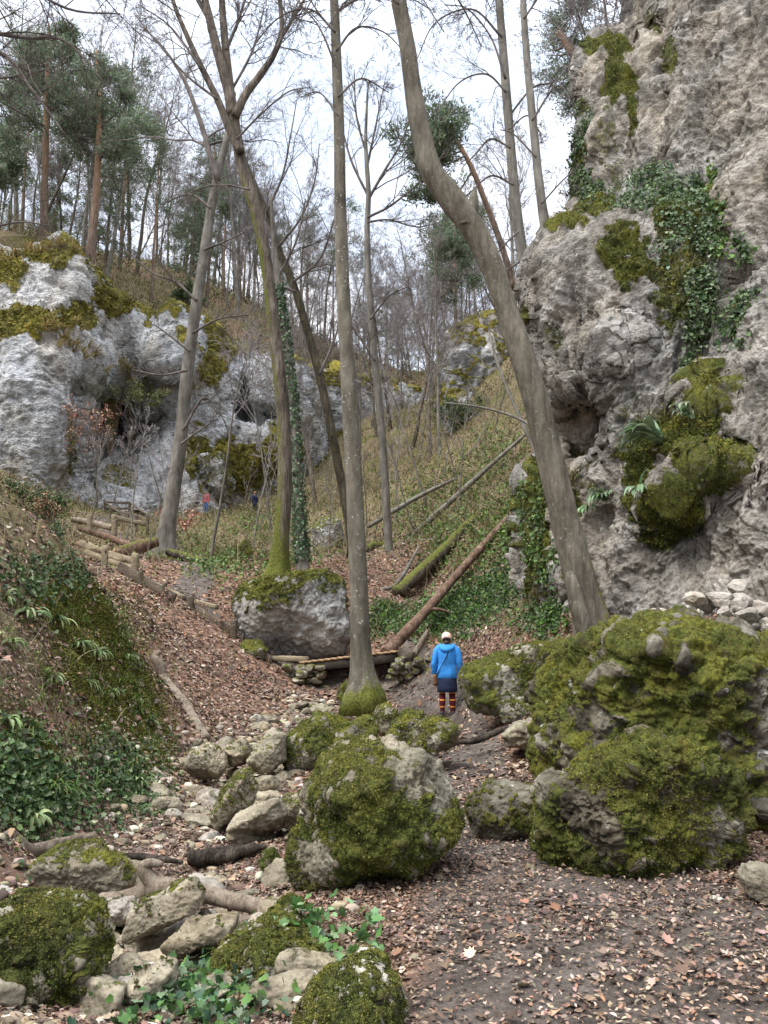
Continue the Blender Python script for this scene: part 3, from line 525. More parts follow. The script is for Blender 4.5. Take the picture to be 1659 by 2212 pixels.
# ================================================================== BOULDERS
_ico = {}
def ico(n):
    if n not in _ico:
        bm = bmesh.new(); bmesh.ops.create_icosphere(bm, subdivisions=n, radius=1); V = np.array([v.co[:] for v in bm.verts]); F = np.array([[v.index for v in f.verts] for f in bm.faces]); bm.free(); _ico[n] = (V, F)
    return _ico[n]
def rockshape(sub, seed, facets=12, pw=3.1, hmin=.62):
    V, F = ico(sub); g = np.random.default_rng(seed); r = 1 / (np.abs(V) ** pw).sum(1) ** (1 / pw); p = V * r[:, None]
    n = nrm(g.normal(size=(facets, 3))); h = g.uniform(hmin, 1., facets)
    k = np.ones(len(V))
    for i in range(facets): dt = p @ n[i]; k = np.where(dt > h[i], np.minimum(k, h[i] / np.maximum(dt, 1e-6)), k)
    return p * (k * .85 + .15)[:, None], F
def boulder(name, lab, outline, d, thick, mossb=.3, sub=7, seed=1, mat=None, tuft=0, tsize=.02, cat='boulder', group=None, amp=.05, facets=10, bulge=0., nzw=.75, lump=1., patches=(), drop=0.):
    mat = mat or M_boulder; pl = np.asarray(outline, float); W = at(pl[:, 0], pl[:, 1], d - .38 * thick)[:, [0, 2]]; c = (W.min(0) + W.max(0)) / 2
    dn = np.concatenate([W[i] + (W[(i + 1) % len(W)] - W[i]) * np.linspace(0, 1, 12, endpoint=False)[:, None] for i in range(len(W))]) - c
    th = np.arctan2(dn[:, 1], dn[:, 0]); rd = np.hypot(dn[:, 0], dn[:, 1]); o_ = np.argsort(th); th = th[o_]; rd = rd[o_]; th = np.r_[th - 2 * np.pi, th, th + 2 * np.pi]; rd = np.r_[rd, rd, rd]
    S, F = rockshape(sub, seed, facets); a = np.arctan2(S[:, 2], S[:, 0]); s = np.hypot(S[:, 0], S[:, 2])
    smax = np.zeros(73); np.maximum.at(smax, ((a + np.pi) / (2 * np.pi) * 72).astype(int), s); smax = np.where(smax > .3, smax, 1.)
    smax[-1] = smax[0]; s = s / np.interp(a, np.linspace(-np.pi, np.pi, 73), smax)
    RR = np.interp(a, th, rd)
    V = np.stack([c[0] + RR * s * np.cos(a), d + S[:, 1] * thick * 1.05 + bulge * 0, c[1] + RR * s * np.sin(a)], 1)
    size = math.sqrt(rd.mean() * thick); N = vnormals(V, F)
    q = V / size + seed * 3.7
    dis = amp * size * (1.3 * fbm(q * 1.6, 4) + .9 * fbm(q * 3.4, 4, .55, True) * .7 + .35 * fbm(q * 9, 3))
    dis += amp * size * (.5 * fbm(q * 6.5 + 4, 4, .55, True) + .22 * fbm(q * 17, 3))
    w1, w2, wi = worley(q * 6 + .3 * pn(q * 5)[:, None]); dis += amp * size * .55 * ((wi % 11) / 11. - .5) * sst(0, .25, w2 - w1)
    f1, f2, ci = worley(q * 2.3 + .3 * pn(q * 3)[:, None]); dis += amp * size * .9 * ((ci % 13) / 13. - .5) * sst(.0, .2, f2 - f1)
    V = V + N * dis[:, None]; N = vnormals(V, F)
    dn_ = (dis - dis.mean()) / (dis.std() + 1e-6); moss = mossb + .24 - .5 * sst(.9, 1.9, dn_) + nzw * (N[:, 2] - .15) * .6 + .6 * fbm(q * 2.1 + 3, 5, .6) + .3 * fbm(q * 7 + 1, 3)
    for (pu, pv, pr, pst) in patches:
        pw_ = at(pu, pv, d - thick); moss += pst * np.exp(-((V[:, 0] - pw_[0]) ** 2 + (V[:, 2] - pw_[2]) ** 2) / (2 * (pr * px(d)) ** 2))
    moss = np.clip(moss, 0, 1.2); mm = sst(.42, .62, moss)
    ls = .04 if size < 1 else .06
    l1, _, _ = worley(V / ls + .4 * pn(V / ls * .8)[:, None]); l2, _, _ = worley(V / (ls * .38)); l3, _, _ = worley(V / (ls * 2.6) + .5 * pn(V / ls * .5)[:, None])
    V = V + N * (mm * lump * (ls * .42 * (1 - np.minimum(l1, 1)) + ls * .5 * (.45 - np.minimum(l3, 1)) + ls * .12 * (1 - np.minimum(l2, 1)) + .004 + ls * .7 * fbm(V / ls * .3, 4)))[:, None]
    if drop: V[:, 2] -= drop
    N = vnormals(V, F)
    o = obj(name, V, F, mat, None, {'moss': moss * (.7 + .3 * mm)}); tag(o, lab, cat, group)
    if tuft:
        g = np.random.default_rng(seed + 50); vis = mm * sst(-.5, .1, -N[:, 1] + .6 * N[:, 2]) + 1e-9
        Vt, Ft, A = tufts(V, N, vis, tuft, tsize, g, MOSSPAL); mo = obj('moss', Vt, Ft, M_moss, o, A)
    return o
BB = boulder
BB('mossy_boulder', 'large rounded mossy boulder in the middle, between the stream bed and the path', [(614, 1850), (612, 1905), (640, 1950), (700, 1962), (765, 1940), (830, 1908), (900, 1875), (965, 1838), (1012, 1803), (1008, 1765), (988, 1712), (962, 1660), (905, 1632), (850, 1612), (790, 1606), (730, 1616), (682, 1655), (660, 1720), (638, 1790)], 6.0, .62, .36, 8, 3, tuft=76500, tsize=0.0109, patches=[(945, 1670, 45, -.5), (880, 1640, 40, -.42), (800, 1625, 30, -.3), (650, 1870, 25, -.7), (690, 1760, 120, .2), (860, 1820, 120, .25), (642, 1780, 16, -.6), (900, 1720, 12, -.5), (760, 1680, 8, -.5), (985, 1720, 25, -.6)], amp=.07, nzw=.4, drop=.03)
BB('mossy_boulder', 'huge mossy outcrop block on the right, beneath the leaning beech', [(1206, 1690), (1212, 1600), (1238, 1520), (1258, 1450), (1300, 1405), (1345, 1368), (1400, 1346), (1450, 1350), (1520, 1372), (1600, 1388), (1700, 1392), (1800, 1405), (1850, 1500), (1830, 1750), (1650, 1830), (1400, 1860), (1240, 1830)], 7.9, 1.15, .5, 8, 12, M_darkrock, tuft=119000, tsize=0.0136, amp=.115, facets=16, nzw=.35, patches=[(1655, 1500, 48, -.6), (1650, 1640, 45, -.45), (1480, 1440, 12, -.5), (1310, 1640, 45, -.3), (1480, 1560, 130, .16), (1540, 1420, 80, .2), (1400, 1500, 14, -.5), (1560, 1590, 16, -.5), (1330, 1560, 20, -.4)], lump=.5)
BB('mossy_boulder', 'low broad mossy boulder at the front of the right outcrop, dark overhang at its foot', [(1180, 1762), (1186, 1860), (1210, 1905), (1330, 1925), (1430, 1898), (1500, 1868), (1590, 1835), (1614, 1765), (1594, 1680), (1540, 1630), (1480, 1606), (1420, 1604), (1350, 1622), (1290, 1652), (1226, 1690)], 6.35, .62, .58, 8, 21, M_darkrock, tuft=85000, tsize=0.0116, amp=.14, facets=14, nzw=.45, patches=[(1270, 1750, 32, -.7), (1310, 1800, 30, -.5), (1230, 1700, 20, -.4), (1560, 1790, 50, -.4), (1450, 1720, 14, -.4), (1370, 1700, 12, -.4)], lump=.55, drop=.02)
HEAP = empty('pale_rock_heap', at(1560, 1330, 8.3)); tag(HEAP, 'heap of cracked whitish limestone chunks crowning the right mossy outcrop', 'rock heap')
g = np.random.default_rng(15)
for k in range(46):
    u = g.uniform(1420, 1720); top = np.interp(u, [1400, 1440, 1490, 1530, 1600, 1720], [1350, 1296, 1268, 1244, 1262, 1290]); v = top + 4 + g.uniform(0, 1) ** .8 * max(8, 1362 - top); p = at(u, v, 8.2 + .5 * g.random()); s_ = g.uniform(13, 27) * px(8.3)
    S, F = rockshape(5, 700 + k, 12, 3., .5); S = S + nrm(S) * (.1 * fbm(S * 2 + k * 3.1, 4) + .06 * fbm(S * 5 + k, 3, .5, True))[:, None]; a = g.uniform(0, 6.28); S = S * np.array([1.25, 1., g.uniform(.6, .95)]); V = np.stack([S[:, 0] * math.cos(a) - S[:, 1] * math.sin(a), S[:, 0] * math.sin(a) + S[:, 1] * math.cos(a), S[:, 2]], 1) * s_ + p
    obj('chunk', V, F, M_pale, HEAP, {'moss': np.clip(-.1 + .4 * fbm(S * 1.3 + k * 2.2, 3), 0, 1)})
BB('dark_boulder', 'dark bare boulder at the right edge behind the low mossy boulder', [(1612, 1660), (1630, 1640), (1700, 1640), (1780, 1700), (1780, 1800), (1660, 1812), (1625, 1780)], 7.0, .5, .05, 6, 8, amp=.06)
BB('flat_topped_boulder', 'flat-topped grey boulder with mossy sides on the path edge', [(1013, 1748), (1022, 1722), (1035, 1702), (1060, 1682), (1110, 1684), (1162, 1692), (1190, 1720), (1172, 1765), (1140, 1795), (1112, 1832), (1062, 1850), (1036, 1848), (1022, 1790)], 7.2, .36, .46, 7, 31, M_darkrock, tuft=11900, tsize=0.0095, amp=.045, patches=[(1100, 1700, 40, -.5), (1090, 1820, 40, -.5), (1120, 1760, 40, .2)], nzw=.0, drop=.02)
BB('beige_stone', 'smooth beige stone at the right edge of the foreground path', [(1615, 1905), (1628, 1880), (1655, 1872), (1700, 1880), (1740, 1920), (1720, 1960), (1660, 1958), (1628, 1942)], 5.15, .18, -.3, 6, 6, M_stone, amp=.05)
BB('mossy_boulder', 'long mossy boulder with two humps behind the middle boulder', [(608, 1645), (622, 1595), (680, 1548), (730, 1560), (760, 1572), (800, 1554), (812, 1582), (792, 1625), (740, 1655), (660, 1675), (618, 1665)], 11.4, .6, .4, 7, 14, tuft=23800, tsize=0.0150, amp=.09)
BB('mossy_boulder', 'small pointed pale mossy boulder below the straight beech', [(804, 1565), (815, 1528), (838, 1520), (858, 1545), (852, 1585), (825, 1595)], 13.2, .3, .3, 6, 15, tuft=3000, amp=.08)
BB('mossy_boulder', 'dark squarish mossy boulder left of the pale lichened one', [(832, 1595), (855, 1562), (880, 1536), (915, 1545), (922, 1575), (900, 1602), (862, 1614), (836, 1612)], 12.2, .35, .32, 6, 16, tuft=4000, amp=.08)
BB('mossy_boulder', 'pale lichened boulder on the path just below the hiker in blue', [(882, 1618), (905, 1568), (935, 1553), (960, 1556), (992, 1578), (988, 1610), (930, 1635), (890, 1640)], 11.2, .4, .27, 6, 17, tuft=4000, amp=.07)
BB('mossy_boulder', 'long overhanging mossy boulder to the right of the hiker in blue', [(1000, 1460), (1012, 1436), (1050, 1424), (1120, 1395), (1180, 1384), (1240, 1378), (1280, 1400), (1260, 1470), (1180, 1505), (1110, 1512), (1062, 1534), (1022, 1524)], 13.6, .9, .42, 7, 18, tuft=27200, tsize=0.0170, amp=.08, drop=.05)
BB('mossy_boulder', 'small flat-backed mossy boulder under the long overhanging one', [(1080, 1540), (1095, 1515), (1130, 1510), (1165, 1528), (1168, 1545), (1130, 1560), (1088, 1560)], 12.9, .35, .3, 6, 19, tuft=2500, amp=.07)
BB('pale_slab', 'whitish flat slab where the path narrows by the right outcrop', [(1088, 1592), (1120, 1562), (1160, 1552), (1206, 1566), (1215, 1600), (1150, 1620), (1100, 1615)], 11.4, .5, -0.20, 6, 20, M_stone, amp=.07)
BB('mossy_boulder', 'great boulder with moss cap and bare grey face beside the footbridge', [(504, 1305), (528, 1266), (580, 1250), (640, 1238), (700, 1231), (736, 1254), (748, 1310), (753, 1380), (746, 1415), (680, 1428), (600, 1420), (545, 1400), (511, 1345)], 22.6, 1.5, .3, 7, 33, M_grey, tuft=37400, tsize=0.0340, amp=.055, patches=[(690, 1370, 55, -.6), (620, 1395, 60, -.4), (560, 1330, 50, .2)], nzw=.9, lump=2.5)
BB('mossy_boulder', 'deeply mossed boulder in the bottom left corner', [(-70, 2010), (0, 1996), (80, 1984), (140, 2004), (160, 2050), (174, 2130), (152, 2220), (80, 2270), (-70, 2270)], 4.35, .4, .42, 8, 24, tuft=57800, tsize=0.0095, amp=.13)
BB('mossy_boulder', 'low mossy boulder at the bottom edge beside the ivy', [(640, 2255), (670, 2200), (725, 2160), (790, 2128), (836, 2140), (862, 2180), (868, 2260), (800, 2330), (660, 2330)], 3.75, .3, .36, 8, 25, tuft=44200, tsize=0.0082, amp=.13)
BB('mossy_boulder', 'sunken mossy boulder overgrown with ivy near the bottom', [(440, 2140), (478, 2072), (545, 2034), (620, 2036), (685, 2060), (722, 2100), (700, 2140), (560, 2170), (475, 2170)], 4.65, .35, .3, 8, 26, tuft=37400, tsize=0.0088, amp=.12)
BB('stream_boulder', 'square brown boulder with a mossy top left of the forked log', [(48, 1965), (62, 1885), (110, 1845), (200, 1838), (262, 1858), (284, 1900), (242, 1955), (170, 1985), (105, 1995)], 6.3, .36, 0.00, 7, 27, M_stone, tuft=8500, tsize=0.0095, amp=.07, nzw=.9, cat='stone')
BB('slab_stone', 'wedge-shaped dark brown slab leaning under the forked log', [(268, 2025), (290, 1962), (360, 1926), (410, 1904), (434, 1935), (426, 1968), (340, 2010), (282, 2032)], 5.4, .16, -0.10, 7, 28, M_stone, amp=.05, facets=8, cat='stone')
BB('pale_stone', 'crumbly white stone between the brown boulder and the wedge slab', [(186, 1992), (220, 1956), (280, 1944), (304, 1962), (276, 2000), (212, 2012)], 5.75, .2, -.2, 6, 29, M_pale, amp=.1, cat='stone')
BB('pale_stone', 'long pale stone beneath the short cut log', [(352, 2040), (400, 2000), (470, 1984), (505, 1995), (500, 2028), (430, 2058), (372, 2066)], 4.95, .16, -0.20, 6, 30, M_stone, amp=.08, cat='stone')
BB('pale_stone', 'pale rounded stone in the trickle at the bottom', [(258, 2160), (285, 2115), (340, 2085), (375, 2092), (372, 2130), (310, 2165), (270, 2180)], 4.35, .16, -0.15, 6, 31, M_stone, amp=.06, cat='stone')
BB('stream_boulder', 'round lichened stone at the left end of the row at the slope foot', [(400, 1655), (412, 1622), (445, 1606), (478, 1622), (486, 1655), (470, 1682), (420, 1684)], 10.8, .3, -0.08, 6, 34, M_stone, amp=.07, cat='stone')
BB('stream_boulder', 'tall lichened stone second in the row at the slope foot', [(478, 1650), (490, 1608), (520, 1598), (540, 1625), (532, 1655), (500, 1662)], 11.1, .28, -0.08, 6, 35, M_stone, amp=.07, cat='stone')
BB('stream_boulder', 'broad lichened stone in the row at the slope foot, next to the long mossy boulder', [(526, 1650), (550, 1608), (580, 1582), (612, 1590), (615, 1640), (590, 1665), (545, 1668)], 10.9, .35, -0.06, 6, 36, M_stone, amp=.07, cat='stone')
BB('stream_boulder', 'mossy peaked stone standing up in the stream bed', [(452, 1778), (470, 1720), (500, 1676), (530, 1668), (548, 1705), (540, 1740), (500, 1770), (470, 1785)], 8.7, .28, 0.04, 7, 37, M_stone, tuft=5100, tsize=0.0102, amp=.07, nzw=.9, cat='stone')
BB('pale_slab', 'broad pale slab lying in the stream bed beside the middle boulder', [(488, 1795), (510, 1765), (560, 1740), (600, 1728), (618, 1760), (600, 1795), (540, 1808)], 8.1, .35, -0.30, 6, 38, M_stone, amp=.07, cat='stone')
BB('stream_boulder', 'dark mossy stone tucked behind the left side of the middle boulder', [(596, 1765), (610, 1730), (650, 1716), (668, 1740), (660, 1780), (620, 1790)], 8.2, .22, 0.06, 6, 39, M_stone, amp=.07, cat='stone')
BB('stream_boulder', 'yellowish stone at the left edge beside the cut log', [(-30, 1900), (-20, 1840), (8, 1822), (22, 1860), (20, 1905), (0, 1925)], 6.5, .22, -0.05, 6, 40, M_stone, amp=.06, cat='stone')
BB('mossy_stone', 'small bright moss cushion at the foot of the middle boulder', [(588, 1980), (602, 1955), (625, 1944), (648, 1958), (660, 1985), (630, 1998), (600, 1998)], 5.3, .1, .55, 6, 41, tuft=10200, tsize=0.0082, amp=.04, cat='stone')
BB('mossy_stone', 'small green-topped stone in the leaves left of the middle boulder', [(560, 1868), (566, 1845), (585, 1840), (602, 1856), (604, 1880), (575, 1886)], 6.7, .1, .42, 6, 42, tuft=4250, tsize=0.0082, amp=.05, cat='stone')
BB('mossy_stone', 'mossy stone low beside the wooden step board', [(514, 1402), (530, 1384), (556, 1384), (576, 1405), (570, 1424), (530, 1422)], 20.6, .5, .4, 6, 43, tuft=4250, tsize=0.0204, cat='stone')
BB('mossy_stone', 'mossy stone at the left foot of the straight beech', [(728, 1505), (738, 1478), (760, 1470), (772, 1490), (768, 1520), (740, 1530)], 17, .3, .5, 6, 44, tuft=4250, tsize=0.0170, cat='stone')
BB('mossy_boulder', 'mossy hummock behind the logs below the left cliff', [(408, 1075), (418, 1025), (445, 990), (472, 980), (494, 1000), (502, 1050), (494, 1085), (465, 1092)], 61, 2.6, .3, 7, 45, M_cliffL, tuft=10200, tsize=0.1088, amp=.12, lump=3)
BB('mossy_stone', 'pointed mossy rock among saplings below the ivy-clad trunk', [(505, 1225), (515, 1180), (530, 1165), (545, 1190), (540, 1230)], 30, .5, .5, 6, 46, tuft=2550, tsize=0.0340, cat='stone')
BB('bare_rock', 'small bare grey rock face on the slope right of the ivy-clad trunk', [(668, 1190), (672, 1140), (700, 1118), (735, 1125), (745, 1170), (720, 1205)], 40, 1.2, .15, 6, 47, M_grey, cat='rock')
BB('rock_tower', 'mossy rock tower on the skyline left of the leaning beech', [(930, 1010), (950, 900), (962, 740), (975, 712), (1020, 700), (1080, 688), (1130, 670), (1200, 700), (1240, 850), (1260, 1010), (1100, 1040)], 66, 6, .36, 7, 48, M_cliffL, tuft=11900, tsize=0.1360, amp=.08, facets=14, lump=6, cat='rock')
BB('grey_rock', 'bare grey rock poking out of the slope left of the rock tower', [(800, 900), (808, 840), (840, 826), (870, 850), (880, 900), (840, 920)], 85, 3, .3, 6, 49, M_cliffL, lump=4, cat='rock')
# loose stones in the stream bed: every stone an object of its own
protos = []
for k in range(9):
    S, F = rockshape(5, 100 + k, 13, 2.6, .42); g = np.random.default_rng(k); S = S * np.array([1.25, g.uniform(.7, 1.1), g.uniform(.45, .8)])
    N = vnormals(S, F); S = S + N * (.12 * fbm(S * 1.8 + k * 7, 4) + .07 * fbm(S * 4 + k, 4, .5, True))[:, None]
    protos.append((mesh_data('stream_stone', S, F, {'moss': np.clip(.1 + .35 * S[:, 2] + .4 * fbm(S * 1.5 + k, 4), 0, 1)}), S))
for me, _ in protos: me.materials.append(M_stone)
protoP = []
for me, _ in protos[:5]:
    m2 = me.copy(); m2.materials.clear(); m2.materials.append(M_pale); protoP.append(m2)
BK = _lut(BANK)
def stones(n, ylo, yhi, sc, lab, group, spread=1.05, pale=.25, line=(STREAM, STW), nm='stream_stone', seed=5):
    g = np.random.default_rng(seed)
    for i in range(n):
        y = ylo + (yhi - ylo) * g.random() ** 1.2; k = np.interp(y, line[0][:, 1], line[0][:, 0]); ww = np.interp(y, line[0][:, 1], line[1]); x = k + ww * spread * g.uniform(-1, 1)
        
        if BK(x, y) > .12: continue
        s = sc[0] * (sc[1] / sc[0]) ** (g.random() ** 1.6); j = g.integers(0, 9); me = protos[j][0] if g.random() > pale or j > 4 else protoP[j]
        o = bpy.data.objects.new(nm, me); COL.objects.link(o); o.location = (x, y, float(gz(x, y)) + s * .02); o.rotation_euler = (g.normal() * .25, g.normal() * .25, g.uniform(0, 6.28)); o.scale = (s, s * g.uniform(.8, 1.1), s * g.uniform(.75, 1.1))
        tag(o, lab, 'stone', group)
stones(125, 4.0, 9.5, (.06, .24), 'loose pale brown stone lying in the dry stream bed', 'loose stones in the dry stream bed')
stones(75, 8.5, 17.5, (.09, .34), 'loose pale brown stone lying in the dry stream bed', 'loose stones in the dry stream bed', 1.0, seed=6)
stones(20, 3.6, 6.5, (.018, .06), 'small stone half sunk in the trodden earth path', 'small stones in the earth path', .8, .1, (PATH, PAW), 'path_stone', 7)
stones(20, 8, 19, (.04, .12), 'stone embedded in the upper path below the bridge', 'stones in the upper path', 1.2, .3, (PATH, PAW), 'path_stone', 8)
# gravel in the stream bed
mb = MB(); g = np.random.default_rng(44); S0, F0 = rockshape(3, 7, 9, 2.8, .4); n = 4200
y = 3.6 + 15 * g.random(n) ** 1.5; x = np.interp(y, STREAM[:, 1], STREAM[:, 0]) + np.interp(y, STREAM[:, 1], STW) * 1.05 * np.clip(g.normal(size=n) * .55, -1.3, 1.3)
s = .012 * (4.5 ** g.random(n)) * (.7 + y / 12); ang = g.uniform(0, 6.28, n); sq = np.stack([s, s * g.uniform(.6, 1, n), s * g.uniform(.35, .8, n)], 1)
L = S0[None] * sq[:, None]; Vg = np.stack([L[..., 0] * np.cos(ang)[:, None] - L[..., 1] * np.sin(ang)[:, None], L[..., 0] * np.sin(ang)[:, None] + L[..., 1] * np.cos(ang)[:, None], L[..., 2]], -1) + np.stack([x, y, gz(x, y) - s * .02], 1)[:, None]
colg = pick([(.24, .2, .14), (.15, .12, .085), (.36, .33, .26), (.09, .07, .055), (.2, .15, .1), (.12, .085, .06)], n, g)
o = obj('gravel', Vg.reshape(-1, 3), (F0[None] + (np.arange(n) * len(S0))[:, None, None]).reshape(-1, 3), M_stem, None, {'Col': np.repeat(colg, len(S0), 0)}, origin=(0, 4, 0)); tag(o, 'gravel and small stone chips filling the dry stream bed', 'gravel', kind='stuff')
# ================================================================== TREES
def trace(pts, d, nd=60, base_d=None):
    """(u, v, width) along a stem -> world centre line and radii"""
    a = np.asarray(pts, float); dd = np.asarray(d, float) if not np.isscalar(d) else np.full(len(a), d)
    q = crom(np.c_[a, dd], nd); P = at(q[:, 0], q[:, 1], q[:, 3]); rg = np.linalg.norm(P - np.array([0, 0, EYE]), axis=1)
    cx = (q[:, 0] - 829.5) / FPX; cy = (1106 - q[:, 1]) / FPX
    return P, q[:, 2] / 2 / FPX * rg / np.sqrt(1 + cx ** 2 + cy ** 2)
def flare(P, rad, amt=.9, hgt=1.2, k=5, ph=0., sink=.4):
    hgt = hgt * 1.5
    """root flare at the low end (P runs upward); the stem starts sunk into the soil"""
    P = np.r_[[P[0] - np.array([0, 0, sink])], P]; rad = np.r_[rad[0] * 1.25, rad]
    s = np.r_[0, np.cumsum(np.linalg.norm(np.diff(P, axis=0), axis=1))]; e = np.exp(-np.maximum(s - sink, 0) / (hgt * .38))
    def fl(t, th):
        E = np.interp(t, np.linspace(0, 1, len(P)), e)
        return 1 + E * amt * (.25 + .55 * np.maximum(0, np.cos(k * th + ph + 1.3 * np.sin(th + ph))) ** 1.6) 
    return P, rad, fl
def stem(mb, P, rad, ns=18, lump=.09, seed=0., fl=None, moss=None, mossh=None, side=None):
    V, F = tube(P, rad, ns, True, lump, seed, fl)
    z0 = P[:, 2].min(); m = np.full(len(V), 0.) if moss is None else np.full(len(V), float(moss))
    if mossh is not None: m = m + .75 * np.exp(-np.maximum(V[:, 2] - z0 - .3, 0) / mossh)
    if side is not None: nn_ = nrm(V - P[np.argmin(((V[::7, None] - P[None]) ** 2).sum(2), 1)].repeat(7, 0)[:len(V)]); m = m + side[2] * sst(.1, .9, nn_[:, 0] * side[0] + nn_[:, 1] * side[1]) * (.6 + .8 * fbm(V * .9, 3))
    mb.add(V, F, moss=np.clip(m, 0, 1))
def crown_from(lims, lv, g, rm=.006):
    """limbs (list of (P, R)) grown into branches and twigs; returns arrays per level"""
    out = []
    N = 8; P = np.stack([crom(np.asarray(p), N) for p, _ in lims]); Rr = np.stack([np.interp(np.linspace(0, 1, N), np.linspace(0, 1, len(r)), r) for _, r in lims])
    for (n, t0, t1, ang, ratio, rr, npts, wig, trop) in lv:
        P, Rr = grow(P, Rr, n, t0, t1, ang, ratio, rr, npts, wig, trop, g, rm); out.append((P, Rr))
    return out
def twigs_mesh(mb, levels, ns=3, moss=0.):
    for P, Rr in levels:
        V, F = tubes(P, Rr, ns); mb.add(V, F, moss=np.full(len(V), moss))
LV = [(7, .15, 1., (.5, 1.0), .62, .55, 6, .16, .03), (6, .15, 1., (.4, .95), .55, .55, 5, .2, .02), (4, .1, 1., (.4, .9), .55, .6, 4, .2, 0.)]
def tree(name, lab, trunk, d, extra=(), limbs=(), lv=LV, mat=M_beech, group=None, seed=1, fl=(.8, 1.2), mossh=None, moss=None, ns=20, crown=True, rmin=.006, twmat=None, cat='tree', nd=60, lump=.08, freelimbs=None, side=None):
    """traced trunk (listed from the foot up) > crown of limbs and twigs"""
    g = np.random.default_rng(seed); P, rad = trace(trunk, d, nd); rt = empty(name, P[0]); tag(rt, lab, cat, group)
    mb = MB()
    if fl: Pf, rf, f = flare(P, rad, fl[0], fl[1], 5, seed)
    else: Pf, rf, f = P, rad, None
    stem(mb, Pf, rf, ns, lump, seed, f, moss, mossh, side)
    for (pts, dd) in extra: p2, r2 = trace(pts, dd, 30); stem(mb, p2, r2, 12, lump, seed + 3, None, moss)
    mb.build('trunk', mat, rt)
    lims = []; cb = MB()
    for (pts, dd) in limbs:
        p2, r2 = trace(pts, dd, 24); stem(cb, p2, r2, 8, .1, seed + 5, None, 0. if moss is None else moss * .6); lims.append((p2, r2))
    if freelimbs:
        n, t0, t1, ang, ratio, rr, trop = freelimbs
        q, qr = grow(P[None], rad[None], n, t0, t1, ang, ratio, rr, 9, .13, trop, g, rmin * 2)
        for a in range(n): stem(cb, q[a], qr[a], 5, .08, a); lims.append((q[a], qr[a]))
    if lims and lv: twigs_mesh(cb, crown_from(lims, lv, g, rmin))
    if lims: cb.build('crown', twmat or M_twig, rt)
    return rt, P, rad
# --- the near trees, each traced on its own
T1 = tree('beech_tree', 'straight grey beech with white lichen spots, mossy foot beside the footbridge', [(785, 1500, 76.6), (783, 1460, 55.7), (779, 1400, 45.2), (775, 1280, 40.0), (770, 1150, 38.3), (765, 1050, 36.5), (757, 900, 34.8), (748, 750, 31.3), (740, 600, 28.7), (735, 450, 26.1), (733, 300, 23.5), (728, 150, 21.8), (722, 0, 19.1), (717, -140, 15.7), (714, -300, 11.3)], 16.6, seed=2, fl=(.5, .9), mossh=.4, side=(.8, -.5, .35), nd=80,
    limbs=[([(722, 30, 7), (770, 0, 5), (850, -20, 4), (930, 20, 2)], 16.6), ([(728, 150, 5), (690, 60, 4), (640, 0, 3), (600, -40, 2)], 16.5), ([(722, -40, 7), (650, -100, 5), (560, -90, 3), (480, -30, 2)], 16.4), ([(727, 110, 6), (770, 60, 4), (830, 70, 3), (880, 120, 2)], 16.2), ([(730, 210, 5), (780, 170, 4), (840, 200, 2)], 16.4), ([(724, 70, 6), (670, 20, 4), (600, 40, 3), (540, 110, 2)], 16.2), ([(719, -60, 7), (640, -80, 5), (560, -20, 3), (500, 60, 2)], 15.6), ([(718, -80, 7), (800, -90, 5), (890, -30, 3), (960, 70, 2)], 15.8), ([(731, 250, 4), (690, 200, 3), (650, 210, 2)], 16.4), ([(720, -100, 6), (800, -160, 4), (880, -120, 3), (940, -40, 2)], [16.6, 16.2, 15.8, 15.4])], lv=[(9, .1, 1., (.5, 1.0), .5, .6, 7, .2, -.04), (6, .15, 1., (.4, .95), .5, .6, 5, .24, -.03), (5, .1, 1., (.4, .9), .55, .7, 4, .24, 0.), (3, .2, 1., (.4, .9), .6, .8, 3, .22, 0.)], rmin=.0035)
